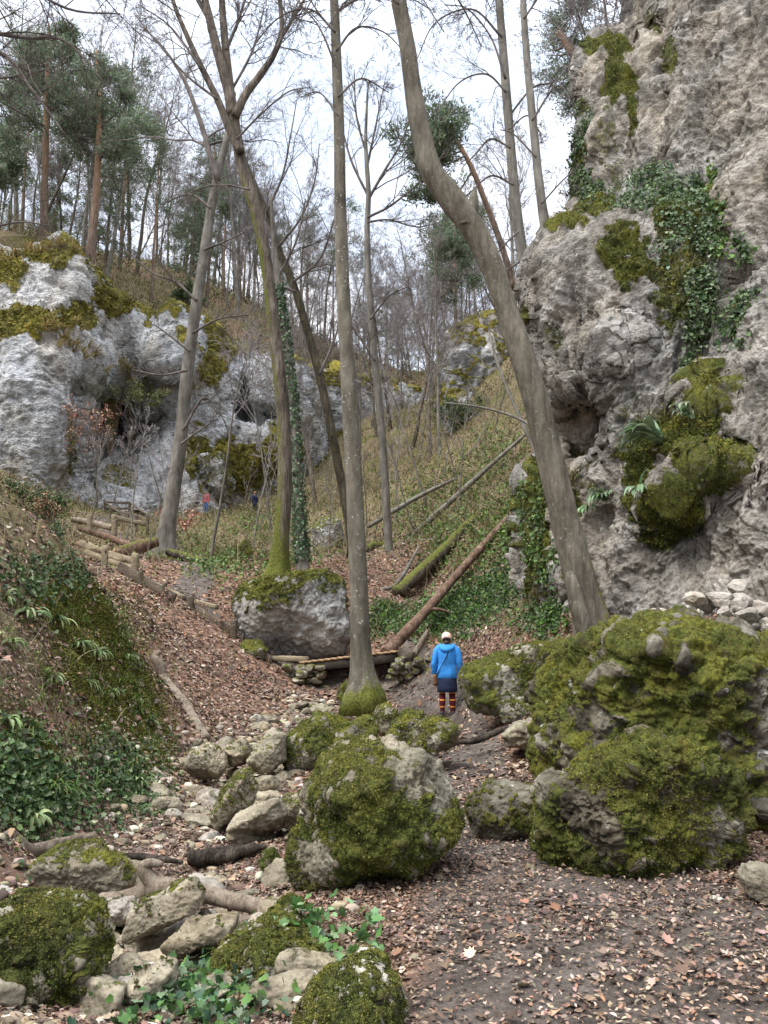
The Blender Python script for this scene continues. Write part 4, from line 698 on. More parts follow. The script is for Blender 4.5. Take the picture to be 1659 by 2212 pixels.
T2 = tree('beech_tree', 'thick leaning beech with a bend and a broken stub, rooted on the right outcrop', [(1292, 1432, 112.0), (1286, 1390, 89.6), (1275, 1330, 74.7), (1256, 1260, 66.4), (1232, 1170, 63.1), (1210, 1080, 60.6), (1186, 980, 58.1), (1166, 900, 56.4), (1145, 820, 54.8), (1115, 730, 51.5), (1088, 650, 48.1), (1060, 570, 49.8), (1020, 490, 53.1), (975, 430, 54.8), (935, 375, 49.8), (912, 300, 43.2), (893, 200, 38.2), (880, 100, 34.9), (861, 0, 32.4), (845, -120, 28.2), (838, -300, 19.9)], 12.4, seed=4, mat=M_beechold, fl=(.6, .9), mossh=.5, side=(.95, -.2, .55), nd=110, ns=28,
    extra=[([(1290, 1420, 62), (1268, 1370, 42), (1248, 1310, 36), (1236, 1262, 30), (1230, 1238, 22)], [12.3, 12.2, 12.15, 12.15, 12.2]), ([(1010, 492, 40), (1020, 455, 27), (1023, 430, 20), (1026, 405, 8)], 12.35)],
    limbs=[([(852, -60, 8), (930, -130, 6), (1010, -100, 4), (1060, 20, 2)], [12.4, 12, 11.6, 11.4]), ([(850, -80, 7), (920, -70, 5), (990, 0, 4), (1040, 100, 2)], [12.4, 12.6, 12.8, 13]), ([(846, -120, 7), (780, -110, 5), (700, -40, 4), (640, 60, 2)], [12.4, 12, 11.8, 11.6]), ([(862, 10, 5), (810, -30, 4), (750, 0, 3), (700, 70, 2)], 12.2), ([(845, -130, 8), (760, -200, 6), (660, -160, 4), (590, -60, 2)], [12.4, 12.4, 12.2, 12]), ([(840, -220, 7), (900, -330, 6), (1000, -300, 4), (1080, -160, 2)], [12.4, 12.2, 12, 12])], lv=[(8, .1, 1., (.5, 1.0), .5, .6, 7, .2, -.05), (6, .15, 1., (.4, .95), .5, .6, 5, .24, -.03), (5, .1, 1., (.4, .9), .55, .7, 4, .24, 0.), (3, .2, 1., (.4, .9), .6, .8, 3, .22, 0.)], rmin=.003)
T3 = tree('grey_barked_tree', 'slim straight tree rising behind the leaning beech', [(1192, 1060, 33.0), (1186, 980, 30.4), (1176, 880, 28.4), (1160, 760, 26.4), (1140, 620, 25.1), (1121, 500, 23.1), (1110, 400, 21.8), (1100, 280, 19.8), (1090, 150, 18.5), (1078, 0, 16.5), (1068, -140, 13.2), (1062, -260, 7.9)], 21, seed=6, mat=M_palebark, fl=(.4, 1), nd=80,
    limbs=[([(1092, 170, 6), (1060, 80, 4), (1010, 20, 3), (960, 10, 2)], 20.6), ([(1110, 400, 5), (1060, 380, 4), (1010, 420, 3), (960, 450, 2)], 20.4), ([(1104, 320, 5), (1060, 300, 4), (1030, 330, 3), (1000, 360, 2)], 20.2), ([(1120, 500, 5), (1080, 540, 3), (1040, 600, 2)], 20.4), ([(1100, 250, 5), (1150, 190, 4), (1190, 180, 2)], 21), ([(1075, -30, 7), (1010, -90, 5), (950, -60, 3)], 20.6), ([(1094, 200, 5), (1050, 160, 4), (990, 180, 3), (940, 250, 2)], 20.4), ([(1084, 80, 6), (1020, 20, 4), (940, 50, 3), (900, 130, 2)], 20), ([(1130, 560, 4), (1080, 600, 3), (1030, 680, 2)], 20), ([(1145, 660, 4), (1190, 600, 3), (1210, 560, 2)], 20.6), ([(1099, 280, 4), (1140, 250, 3), (1170, 290, 2)], 20.6)], rmin=.004, lv=[(8, .1, 1., (.5, 1.1), .5, .55, 6, .2, -.03), (5, .15, 1., (.4, .95), .5, .6, 5, .22, -.02), (5, .1, 1., (.4, .9), .55, .7, 4, .22, 0.), (3, .2, 1., (.4, .9), .6, .8, 3, .2, 0.)])
T4 = tree('grey_barked_tree', 'slim tree gripping the ledge corner of the right cliff', [(1188, 552, 35.4), (1184, 520, 25.8), (1175, 470, 21.1), (1165, 400, 19.0), (1155, 300, 17.7), (1145, 200, 16.3), (1136, 100, 15.0), (1130, 0, 13.6), (1125, -120, 10.2), (1122, -220, 6.8)], 17.4, seed=7, mat=M_palebark, fl=(.9, .8), nd=60,
    limbs=[([(1150, 260, 5), (1200, 180, 4), (1230, 140, 2)], 17.2), ([(1158, 340, 4), (1110, 290, 3), (1080, 280, 2)], 17.2), ([(1170, 440, 4), (1215, 390, 3), (1240, 370, 2)], 17.2), ([(1132, 40, 5), (1190, -40, 4), (1240, -60, 2)], 17)], rmin=.004, lv=[(7, .1, 1., (.5, 1.1), .55, .55, 6, .22, -.03), (5, .15, 1., (.4, .95), .5, .6, 5, .22, -.02), (5, .1, 1., (.4, .9), .55, .7, 4, .22, 0.), (3, .2, 1., (.4, .9), .6, .8, 3, .2, 0.)])
T5 = tree('forked_tree', 'tall mossy forked tree growing behind the boulder with a moss cap', [(596, 1262, 56.2), (602, 1210, 39.5), (608, 1150, 32.7), (615, 1050, 30.4), (612, 900, 28.9), (600, 780, 28.1), (585, 650, 26.6), (572, 550, 25.8), (550, 450, 25.1), (526, 370, 24.3), (512, 300, 23.6), (503, 240, 22.8)], 25, seed=8, mat=M_brownbark, fl=(.7, 1.6), moss=.28, mossh=1.2, side=(-.7, -.4, .4), nd=80,
    extra=[([(504, 250, 26), (492, 190, 22), (475, 130, 20), (455, 50, 18), (430, -60, 13), (410, -200, 8)], 25), ([(504, 250, 24), (496, 190, 20), (488, 110, 17), (481, 30, 15), (476, -80, 11), (470, -220, 6)], 25.3), ([(508, 252, 20), (530, 205, 17), (560, 165, 15), (590, 120, 13), (608, 70, 11), (604, 0, 9), (590, -100, 6)], 24.8), ([(520, 330, 18), (498, 285, 17), (470, 215, 15), (435, 145, 13), (405, 80, 11), (380, 20, 9), (355, -60, 6)], 24.7)],
    limbs=[([(455, 50, 9), (410, -30, 7), (360, -120, 4)], 25), ([(604, 90, 8), (650, 10, 6), (690, -40, 3)], 24.6), ([(575, 145, 7), (620, 60, 5), (650, -10, 3)], 24.4), ([(488, 110, 8), (520, 30, 6), (545, -60, 3)], 25.2), ([(470, 215, 6), (400, 160, 5), (330, 80, 3), (290, 30, 2)], 24.4), ([(498, 200, 6), (545, 110, 5), (570, 20, 3)], 25.5), ([(436, 150, 6), (370, 60, 4), (300, 10, 2)], 24.3), ([(475, 130, 7), (440, 20, 5), (400, -60, 3)], 25.6), ([(512, 300, 5), (560, 250, 4), (620, 200, 3), (660, 190, 2)], 24.6), ([(540, 410, 5), (490, 400, 4), (440, 405, 3), (400, 420, 2)], 24.6)], rmin=.0045, lv=[(9, .1, 1., (.4, .95), .55, .55, 6, .18, .02), (6, .15, 1., (.4, .95), .5, .6, 5, .22, 0.), (5, .1, 1., (.4, .9), .55, .7, 4, .22, 0.), (3, .2, 1., (.4, .9), .6, .8, 3, .2, 0.)])
T6 = tree('mossy_leaning_tree', 'dark mossy trunk leaning left behind the straight beech', [(765, 1180, 24.3), (745, 1080, 19.8), (718, 940, 19.0), (690, 810, 18.2), (660, 700, 17.5), (632, 610, 16.7), (600, 535, 16.0), (575, 460, 14.4), (550, 400, 12.9), (530, 350, 10.6), (515, 300, 7.6)], 28, seed=9, mat=M_darkbark, moss=.4, fl=(.5, 1.2), nd=60,
    limbs=[([(690, 810, 7), (720, 740, 5), (735, 690, 3)], 27.6), ([(632, 610, 7), (690, 560, 5), (720, 480, 4), (740, 400, 2)], 27.6), ([(600, 535, 7), (650, 470, 5), (680, 390, 3), (690, 310, 2)], 27.6), ([(640, 630, 6), (600, 620, 4), (560, 640, 2)], 27.4), ([(575, 460, 7), (610, 380, 5), (630, 280, 3), (640, 220, 2)], 27.8)], rmin=.005)
T7 = tree('grey_tree', 'grey tree with a mossy flared foot beside the hollow fallen logs', [(352, 1218, 56.2), (360, 1150, 36.0), (374, 1060, 31.0), (390, 950, 28.1), (405, 800, 25.9), (425, 650, 23.0), (440, 560, 21.6), (456, 450, 19.4), (470, 380, 17.3), (482, 330, 15.8), (496, 270, 13.0), (506, 200, 8.6)], 31, seed=10, mat=M_palebark, fl=(.8, 2.), mossh=1.1, nd=70,
    limbs=[([(470, 390, 14), (452, 330, 12), (440, 285, 11), (410, 200, 9), (385, 150, 7), (350, 100, 5), (310, 60, 3)], 30.6), ([(405, 800, 6), (350, 810, 4), (290, 800, 3)], 30.6), ([(410, 760, 5), (360, 720, 4), (330, 700, 2)], 30.6), ([(425, 650, 7), (380, 610, 5), (330, 590, 4), (270, 540, 2)], 30.4), ([(415, 720, 6), (470, 690, 4), (540, 680, 2)], 30.4), ([(395, 930, 6), (440, 860, 5), (480, 900, 3), (500, 960, 2)], 30.4), ([(440, 540, 6), (490, 520, 4), (530, 500, 2)], 30.4), ([(455, 450, 6), (410, 420, 4), (350, 440, 2)], 30.4), ([(390, 960, 5), (430, 930, 4), (470, 905, 2)], 30.4)], rmin=.005, lv=[(6, .1, 1., (.5, 1.1), .5, .55, 6, .2, .0), (5, .15, 1., (.4, .95), .5, .6, 5, .22, 0.), (5, .1, 1., (.4, .9), .55, .7, 4, .22, 0.), (3, .2, 1., (.4, .9), .6, .8, 3, .2, 0.)])
T8 = tree('ivy_clad_tree', 'thin trunk wrapped in ivy beside the tall mossy forked tree', [(655, 1240, 28.9), (650, 1150, 22.9), (643, 1050, 21.2), (635, 900, 19.6), (625, 800, 17.8), (612, 690, 15.3), (600, 600, 12.8), (592, 520, 10.2), (585, 420, 6.8)], 27, seed=12, mat=M_palebark, fl=(.5, 1.), nd=50, limbs=[([(600, 600, 6), (640, 520, 5), (660, 430, 3)], 27), ([(592, 520, 6), (560, 440, 4), (545, 350, 2)], 27)], rmin=.005)
g = np.random.default_rng(5); Pt, rt_ = T8[1], T8[2]; n = 2600; k = g.integers(2, 36, n); a = g.uniform(0, 6.28, n); dv = np.stack([np.cos(a), np.sin(a), np.zeros(n)], 1)
c = Pt[k] + (Pt[np.minimum(k + 1, 49)] - Pt[k]) * g.random((n, 1)) + dv * (rt_[k] * g.uniform(1., 1.5, n))[:, None]
Vi, Fi, Ai = leaves(c, nrm(dv * .4 + g.normal(size=(n, 3)) * .4 + np.array([0, 0, -.8])), dv, g.uniform(.07, .13, n), 'oval', pick([(.02, .05, .02), (.04, .085, .03), (.07, .13, .05), (.16, .22, .13)], n, g), 1.3)
o = obj('ivy', Vi, Fi, M_green, T8[0], Ai)
T9 = tree('grey_tree', 'slender grey tree between the straight beech and the leaning beech', [(852, 1292, 26.5), (845, 1230, 20.3), (838, 1150, 17.9), (826, 950, 16.4), (808, 760, 14.8), (797, 620, 13.3), (793, 500, 12.5), (796, 420, 10.9), (792, 350, 9.4), (790, 290, 7.0), (795, 180, 3.9)], 31, seed=13, mat=M_palebark, fl=(.6, 1.4), nd=60,
    limbs=[([(796, 430, 7), (830, 370, 6), (870, 300, 4), (900, 200, 2)], 31), ([(796, 425, 6), (760, 350, 5), (740, 280, 3), (720, 200, 2)], 31), ([(794, 470, 6), (850, 440, 5), (920, 380, 3), (960, 330, 2)], 30.6), ([(793, 360, 6), (810, 280, 4), (830, 180, 2)], 31.2), ([(793, 480, 5), (840, 475, 4), (900, 490, 3), (950, 480, 2)], 30.6), ([(791, 330, 5), (770, 250, 4), (765, 150, 2)], 31), ([(800, 690, 5), (840, 640, 4), (880, 620, 2)], 30.6), ([(810, 780, 5), (770, 720, 3), (750, 690, 2)], 30.6)], rmin=.005, lv=[(8, .1, 1., (.35, .85), .55, .55, 6, .14, .03), (5, .15, 1., (.35, .8), .5, .6, 5, .18, .02), (4, .1, 1., (.4, .8), .55, .7, 4, .2, 0.), (3, .2, 1., (.4, .9), .6, .8, 3, .2, 0.)])
TL = tree('bare_tree', 'bare tree standing just left of the view with dark boughs reaching in', [(-420, 1500, 90), (-400, 1000, 60), (-380, 600, 54), (-350, 200, 48), (-330, -100, 40), (-320, -300, 30)], 11, seed=31, mat=M_darkbark,
    limbs=[([(-345, 150, 18), (-200, 70, 14), (-60, 66, 10), (60, 82, 8), (130, 84, 6), (185, 130, 4), (225, 180, 2)], 10.8), ([(-340, 120, 16), (-180, 40, 12), (0, 112, 8), (70, 195, 6), (140, 290, 3)], 10.6), ([(-335, 0, 18), (-150, -60, 12), (20, -40, 8), (150, 20, 5), (260, 30, 3)], 10.6), ([(-330, -60, 16), (-100, -160, 12), (120, -120, 8), (280, -40, 5), (400, 40, 2)], 10.2), ([(-350, 250, 14), (-200, 160, 10), (-60, 170, 7), (40, 165, 4), (100, 150, 2)], 10.9), ([(-372, 560, 12), (-220, 470, 9), (-80, 500, 6), (40, 480, 4), (120, 490, 2)], 10.9)], rmin=.003, lv=[(9, .2, 1., (.5, 1.0), .45, .5, 7, .2, -.02), (6, .15, 1., (.4, .95), .5, .6, 5, .24, -.02), (5, .1, 1., (.4, .9), .55, .7, 4, .24, 0.)])
# --- conifers
NPAL = [(.075, .105, .06), (.105, .145, .085), (.14, .185, .11), (.17, .2, .125), (.125, .13, .1)]
def needles(mb, tips, dirs, n, size, g, pal=NPAL, spread=.5):
    m = len(tips); c = np.repeat(tips, n, 0) + g.normal(size=(m * n, 3)) * spread * np.array([1, 1, .55]); d = nrm(np.repeat(dirs, n, 0) * .6 + g.normal(size=(m * n, 3)) * .6 + np.array([0, 0, .25]))
    sh = np.repeat(g.uniform(.7, 1.25, m), n)[:, None]; V, F, A = leaves(c, d, g.normal(size=(m * n, 3)), size * g.uniform(.6, 1.3, m * n), 'blade', np.clip(pick(pal, m * n, g) * sh, .004, .5), g.uniform(.22, .4, m * n)); mb.add(V, F, **A)
def pine(name, lab, trunk, d, zones, seed=1, mat=M_pinebark, nn=34, size=.32, lv=None, group=None, dens=1., ratio=.3, spread=.34):
    g = np.random.default_rng(seed); P, rad = trace(trunk, d, 50); rt = empty(name, P[0]); tag(rt, lab, 'tree', group)
    mb = MB(); Pf, rf, f = flare(P, rad, .4, 1.5, 5, seed); stem(mb, Pf, rf, 12, .1, seed, f); mb.build('trunk', mat, rt)
    bb = MB(); nb = MB(); lims = []
    for (u0, v0, u1, v1) in zones:                                             # limbs from the trunk to where the photo shows foliage
        k = int(np.argmin(np.abs(np.array([0 if np.isnan(q) else q for q in np.interp(np.linspace(0, 1, 50), np.linspace(0, 1, len(trunk)), [p[1] for p in trunk])]) - v0)))
        e = at(u1, v1, d + g.normal() * 3.2 * px(d) * 30); s_ = P[k]; mid = (s_ + e) / 2 + np.array([0, 0, -.25]) + g.normal(size=3) * .25; q = crom(np.array([s_, mid, e]), 10); r_ = np.linspace(max(.05, rad[k] * .45), .02, 10); stem(bb, q, r_, 5, .1, seed); lims.append((q, r_))
    lvls = crown_from(lims, lv or [(int(7 * dens), .25, 1., (.4, 1.1), .5, .6, 5, .2, .04), (6, .2, 1., (.4, 1.), .5, .6, 4, .2, .06)], g, .012); twigs_mesh(bb, lvls)
    bb.build('branches', M_twig, rt)
    Pl, _ = lvls[-1]; needles(nb, np.r_[Pl[:, -1], Pl[:, 2]], np.r_[nrm(Pl[:, -1] - Pl[:, -2]), nrm(Pl[:, -1] - Pl[:, -2])], nn, size, g, spread=spread); nb.build('crown', M_needle, rt, smooth=False); return rt
g = np.random.default_rng(77)
def zone_fill(tr, box, n, g):
    out = []
    for _ in range(n):
        u1 = g.uniform(box[0], box[2]); v1 = g.uniform(box[1], box[3]); tv = min(max(v1 + g.uniform(20, 70), tr[-1][1]), tr[0][1] - 40); out.append((0, tv, u1, v1))
    return out
tp1 = [(95, 520, 18), (96, 420, 15), (99, 300, 13), (102, 200, 11), (104, 120, 8), (106, 50, 4)]
pine('pine_tree', 'tall pine with a dense rounded crown at the far left of the ridge', tp1, 57, zone_fill(tp1, (25, 60, 170, 150), 9, g) + zone_fill(tp1, (10, 150, 180, 260), 9, g), 21, nn=11, size=.34)
tp2 = [(190, 592, 22), (200, 500, 18), (208, 420, 16), (212, 340, 14), (214, 250, 11), (212, 170, 7), (208, 110, 4)]
pine('pine_tree', 'pine with a pale bare trunk and a broad crown spreading right', tp2, 56, [(0, 300, 330, 250), (0, 300, 318, 285), (0, 280, 290, 215), (0, 250, 265, 190), (0, 220, 240, 160), (0, 200, 195, 130), (0, 300, 130, 260), (0, 260, 150, 210), (0, 330, 300, 320), (0, 340, 260, 330), (0, 280, 230, 240), (0, 240, 175, 180), (0, 370, 280, 385), (0, 330, 160, 310), (0, 310, 220, 280), (0, 300, 270, 290)], 22, nn=13, size=.34)
tp3 = [(-40, 560, 16), (-38, 400, 13), (-35, 300, 10), (-30, 220, 6)]
pine('pine_tree', 'pine cut by the left edge of the view', tp3, 55, zone_fill(tp3, (-60, 260, 50, 380), 12, g), 23, nn=12, size=.36)
tp4 = [(1108, 610, 14), (1080, 520, 13), (1050, 440, 12), (1020, 365, 11), (990, 310, 9), (968, 285, 6)]
pine('pine_tree', 'leaning orange pine with a small crown behind the bend of the leaning beech', tp4, 44, [(0, 290, 940, 275), (0, 300, 925, 300), (0, 300, 950, 330), (0, 330, 900, 340), (0, 340, 930, 370), (0, 300, 890, 310), (0, 370, 920, 430), (0, 285, 955, 265)], 24, nn=20, size=.3, spread=.3)
tp5 = [(1275, 330, 26), (1265, 200, 22), (1250, 140, 20), (1225, 95, 17), (1205, 70, 12)]
pine('pine_tree', 'pine with hanging boughs behind the upper edge of the right cliff', tp5, 32, [(0, 70, 1200, 20), (0, 70, 1235, 0), (0, 95, 1180, 120), (0, 140, 1200, 150), (0, 95, 1255, 40), (0, 70, 1270, -10), (0, 140, 1195, 200), (0, 140, 1220, 230), (0, 140, 1245, 260), (0, 95, 1190, 60), (0, 95, 1245, 90), (0, 140, 1260, 300)], 25, nn=14, size=.16, spread=.2, dens=.8)
tp6 = [(985, 740, 9), (984, 650, 8), (982, 560, 7), (981, 500, 5), (980, 470, 3)]
pine('pine_tree', 'small dark pine on the skyline below the leaning orange pine', tp6, 72, zone_fill(tp6, (950, 480, 1010, 600), 12, g), 26, nn=20, size=.4)
# --- woodland on the ridge and slopes: a few kinds, each tree an object of its own
def bare_proto(name, seed, H, lean, mat, lv, nl=14, r0=.16):
    g = np.random.default_rng(seed); n = 12; P = np.zeros((n, 3)); dirv = np.array([lean * g.normal(), lean * g.normal(), 1.])
    for k in range(1, n): dirv = nrm(dirv + g.normal(size=3) * .045 + np.array([0, 0, .03])); P[k] = P[k - 1] + dirv * H / (n - 1)
    rad = r0 * np.linspace(1, .12, n); rt = empty(name, (0, 0, 0)); mb = MB(); Pf, rf, f = flare(P, rad, .4, .8, 5, seed, .6); stem(mb, Pf, rf, 8, .08, seed, f); mb.build('trunk', mat, rt)
    cb = MB(); q, qr = grow(P[None], rad[None], nl, .38, .98, (.35, .85), .36, .5, 8, .14, .06, g, .02); lims = [(q[a], qr[a]) for a in range(nl)]; V, F = tubes(q, qr, 4); cb.add(V, F, moss=np.zeros(len(V)))
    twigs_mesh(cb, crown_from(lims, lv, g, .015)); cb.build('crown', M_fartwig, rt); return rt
LVB = [(7, .15, 1., (.4, .9), .55, .6, 5, .16, .04), (5, .15, 1., (.4, .9), .5, .6, 4, .2, .03), (4, .2, 1., (.4, .9), .6, .75, 3, .2, 0.)]
def conifer_proto(name, seed, H, kind, mat):
    g = np.random.default_rng(seed); n = 10; P = np.stack([g.normal(size=n).cumsum() * .06, g.normal(size=n).cumsum() * .06, np.linspace(0, H, n)], 1); rad = .2 * np.linspace(1, .12, n)
    rt = empty(name, (0, 0, 0)); mb = MB(); Pf, rf, f = flare(P, rad, .3, .8, 5, seed, .6); stem(mb, Pf, rf, 8, .08, seed, f); mb.build('trunk', mat, rt)
    bb = MB(); nb = MB()
    if kind == 'pine': q, qr = grow(P[None], rad[None], 20, .55, 1., (.7, 1.4), .2, .45, 6, .12, .05, g, .02); lv = [(5, .3, 1., (.4, 1.), .5, .6, 4, .2, .05)]
    else: q, qr = grow(P[None], rad[None], 46, .2, .98, (1.3, 1.8), .22, .3, 6, .08, -.03, g, .015); lv = [(6, .15, 1., (.5, 1.), .4, .6, 4, .15, -.05)]
    V, F = tubes(q, qr, 3); bb.add(V, F, moss=np.zeros(len(V))); l2 = crown_from([(q[a], qr[a]) for a in range(len(q))], lv, g, .012); twigs_mesh(bb, l2); bb.build('branches', M_twig, rt)
    Pl = l2[-1][0]; tips = Pl[:, -1]; dr = nrm(Pl[:, -1] - Pl[:, -2]); needles(nb, np.r_[tips, Pl[:, 1]], np.r_[dr, dr], 16 if kind == 'pine' else 9, .3, g, spread=.3 if kind == 'pine' else .16); nb.build('crown', M_needle, rt, smooth=False); return rt
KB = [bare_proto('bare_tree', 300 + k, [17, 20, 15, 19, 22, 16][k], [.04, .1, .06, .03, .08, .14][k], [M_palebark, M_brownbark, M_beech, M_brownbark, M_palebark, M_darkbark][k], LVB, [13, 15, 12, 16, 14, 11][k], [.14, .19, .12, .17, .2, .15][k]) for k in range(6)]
KP = [conifer_proto('pine_tree', 320 + k, [19, 16, 21][k], 'pine', M_pinebark) for k in range(3)]
KS = [conifer_proto('spruce_tree', 340 + k, [15, 12][k], 'spruce', M_brownbark) for k in range(2)]
KY = [bare_proto('sapling', 360 + k, [7, 9, 6][k], [.12, .08, .2][k], M_palebark, [(4, .2, 1., (.4, .9), .5, .6, 4, .18, .04), (3, .2, 1., (.4, .9), .5, .7, 3, .2, 0.)], 7, [.05, .06, .045][k]) for k in range(3)]
used = set()
def plant(proto, p, rz, sc, lab, group, tilt=(0, 0)):
    if proto.name not in used:
        used.add(proto.name); proto.location = p; proto.rotation_euler = (tilt[0], tilt[1], rz); proto.scale = (sc, sc, sc); tag(proto, lab, 'tree', group); return proto
    return dup(proto, p, rz, sc, lab, group, tilt)
g = np.random.default_rng(91)
LB = 'bare leafless tree in the wood on the ridge above the left cliff'; LP = 'pine with an orange trunk in the wood on the ridge above the left cliff'; LS = 'dark spruce among the bare trees on the ridge above the left cliff'
us = np.r_[np.linspace(-120, 1130, 84) + g.normal(size=84) * 9, g.uniform(-100, 700, 36)]; g.shuffle(us)
for i, u in enumerate(us):
    d = g.uniform(0, 1) ** .9; d = np.interp(u, [-100, 130, 420, 600, 800, 950, 1130], [60, 62, 76, 84, 94, 98, 90]) + 42 * d; x = (u - 829.5) / FPX * d * 1.0; z = float(hill_z(x, d)) - .2
    r = g.random(); sc = g.uniform(.85, 1.35)
    if r < .72: plant(KB[g.integers(0, 6)], (x, d, z), g.uniform(0, 6.28), sc, LB, 'bare trees on the left ridge', (g.normal() * .04, g.normal() * .05))
    elif r < .9 and u < 760: plant(KP[g.integers(0, 3)], (x, d, z), g.uniform(0, 6.28), sc * .95, LP, 'pines on the left ridge')
    else: plant(KS[g.integers(0, 2)], (x, d, z), g.uniform(0, 6.28), sc * .9, LS, 'spruces on the left ridge')
LC = 'bare leafless tree on the slope at the head of the gorge'
for u, d in zip(g.uniform(560, 1150, 36), g.uniform(50, 100, 36)):
    x = (u - 829.5) / FPX * d; z = float(gz(x, d)) - .2
    if z > 30 and d < 60: continue
    plant(KB[g.integers(0, 6)], (x, d, z), g.uniform(0, 6.28), g.uniform(.6, 1.15), LC, 'bare trees at the head of the gorge', (g.normal() * .06, g.normal() * .08))
for u, d in zip(g.uniform(60, 1120, 70), g.uniform(27, 80, 70)):
    x = (u - 829.5) / FPX * d; z = float(gz(x, d)) - .1
    if d < 34 and 500 < u < 760: continue
    plant(KY[g.integers(0, 3)], (x, d, z), g.uniform(0, 6.28), g.uniform(.5, 1.15), 'thin pale sapling on the slope', 'saplings on the slopes', (g.normal() * .1, g.normal() * .12))
for u, v, d in [(455, 1215, 33), (560, 1150, 46), (585, 1150, 47), (905, 1000, 62), (895, 1010, 60), (270, 1180, 40), (650, 1110, 50)]:
    p = ground_at(u, v)
    if p is not None: plant(KY[g.integers(0, 3)], p, g.uniform(0, 6.28), g.uniform(.9, 1.3), 'thin pale sapling on the slope', 'saplings on the slopes')
for u, d in [(1340, 24), (1420, 26), (1500, 25), (1290, 34)]:                    # trees on top of the right cliff, seen above its edge
    x = (u - 829.5) / FPX * d * 1.1; plant(KB[g.integers(0, 6)], (x, d, 15.), g.uniform(0, 6.28), .8, 'bare tree behind the top of the right cliff', 'bare trees behind the right cliff')
# ================================================================== LOGS, BRIDGE, BOARDS, RAILING
def log(name, lab, pts, d, mat=M_log, ns=14, lump=.12, moss=0., seed=1, nd=40, branches=(), cut=None, cat='log', group=None, mossz=None, sink=0.):
    P, rad = trace(pts, d, nd); P = P - np.array([0, 0, sink]); P[:, 2] = np.maximum(P[:, 2], gz(P[:, 0], P[:, 1]) + .45 * rad); mb = MB(); V, F = tube(P, rad, ns, cut is None, lump, seed)
    m = np.full(len(V), float(moss)); 
    if mossz: m = m + mossz * sst(-.2, .9, vnormals(V, F[0] if isinstance(F, list) else F)[:, 2])
    mb.add(V, F, moss=np.clip(m, 0, 1))
    for (bp, bd) in branches: p2, r2 = trace(bp, bd, 20); V, F = tube(p2 - np.array([0, 0, sink]), r2, 10, True, lump, seed + 2); mb.add(V, F, moss=np.full(len(V), float(moss)))
    o = mb.build(name, mat); tag(o, lab, cat, group)
    if cut is not None:
        for e in (0, -1):
            T = nrm(P[0] - P[1]) if e == 0 else nrm(P[-1] - P[-2]); A, B = frames(np.array([T, T])); th = np.linspace(0, 2 * math.pi, 16, endpoint=False); g = np.random.default_rng(seed + e)
            ring = P[e] + rad[e] * 1.02 * (1 + .06 * g.normal(size=(16, 1))) * (A[0] * np.cos(th)[:, None] + B[0] * np.sin(th)[:, None]); inner = P[e] + T * .006 + .5 * (ring - P[e]); V = np.r_[ring, inner, [P[e] + T * .012]]
            k = np.arange(16); k2 = (k + 1) % 16; Fq_ = np.stack([k, k2, k2 + 16, k + 16], 1); Ft_ = np.stack([k + 16, k2 + 16, np.full(16, 32)], 1)
            obj('cut_end', V, [Fq_, Ft_], cut, o, {'moss': np.zeros(len(V))})
    return o
M_cut = plain('cut_wood', (.26, .175, .11), .8, .2, .4, 20)
log('forked_log', 'bleached barkless log with a short forked stub lying across the stream bed', [(220, 1946, 34), (262, 1942, 35), (310, 1928, 38), (345, 1916, 44), (400, 1922, 39), (460, 1936, 37), (520, 1950, 35), (606, 1966, 30)], [5.9, 5.85, 5.8, 5.75, 5.7, 5.65, 5.6, 5.55], M_barelog, 18, .14, branches=[([(345, 1925, 40), (328, 1904, 34), (314, 1884, 30), (312, 1870, 25), (330, 1864, 20), (352, 1868, 12)], 5.75)], cut=plain('grey_cut', (.24, .2, .15), .9, .1, .4, 20))
log('short_log', 'short pale cut log lying beside the pale stones near the middle boulder', [(506, 1988, 27), (530, 1993, 30), (575, 2003, 31), (618, 2010, 33)], [5.3, 5.28, 5.22, 5.2], M_barelog, 16, .1, cut=plain('pale_cut', (.34, .27, .19), .9, .1, .4, 20), seed=4)
log('cut_log', 'brown cut log with an orange sawn end at the left edge of the stream bed', [(12, 1858, 34), (60, 1842, 31), (120, 1826, 27), (205, 1808, 24)], [6.75, 6.9, 7.1, 7.35], M_log, 16, .1, cut=M_cut, seed=5)
log('log_chunk', 'short dark log chunk seen end-on beside the cut log', [(112, 1866, 40), (124, 1856, 38), (140, 1846, 34)], [6.55, 6.65, 6.9], M_rotten, 14, .15, cut=plain('dark_cut', (.13, .1, .075), .9, .1, .4, 20), seed=6)
log('rotten_log', 'dark splintered rotten log in the stream bed left of the middle boulder', [(408, 1852, 30), (440, 1850, 34), (490, 1846, 33), (530, 1838, 26), (575, 1828, 9)], [7.25, 7.25, 7.3, 7.35, 7.4], M_rotten, 22, .5, seed=7)
log('rotten_plank', 'flat dark piece of rotten wood left of the splintered log', [(238, 1848, 10), (300, 1850, 15), (360, 1858, 13), (395, 1862, 6)], 7.1, M_rotten, 10, .3, seed=8)
log('charred_wood', 'short piece of wet black wood beside the wedge slab', [(438, 1966, 20), (445, 1982, 24), (452, 2002, 16)], 5.35, M_rotten, 10, .25, seed=9)
log('charred_wood', 'small black driftwood piece between the corner boulder and the brown boulder', [(10, 2006, 9), (40, 1998, 13), (78, 1992, 8)], 5.6, M_rotten, 10, .25, seed=10)
log('curved_log', 'curved grey log with a dark ragged root end on the leaf slope', [(347, 1440, 20), (350, 1468, 25), (372, 1508, 23), (400, 1552, 23), (424, 1588, 23), (446, 1612, 19)], [15.1, 14.8, 14.4, 13.8, 13.3, 13], M_barelog, 14, .1, seed=11, branches=[([(350, 1472, 26), (344, 1444, 24), (336, 1424, 18), (345, 1412, 9)], 14.8)], sink=-.05)
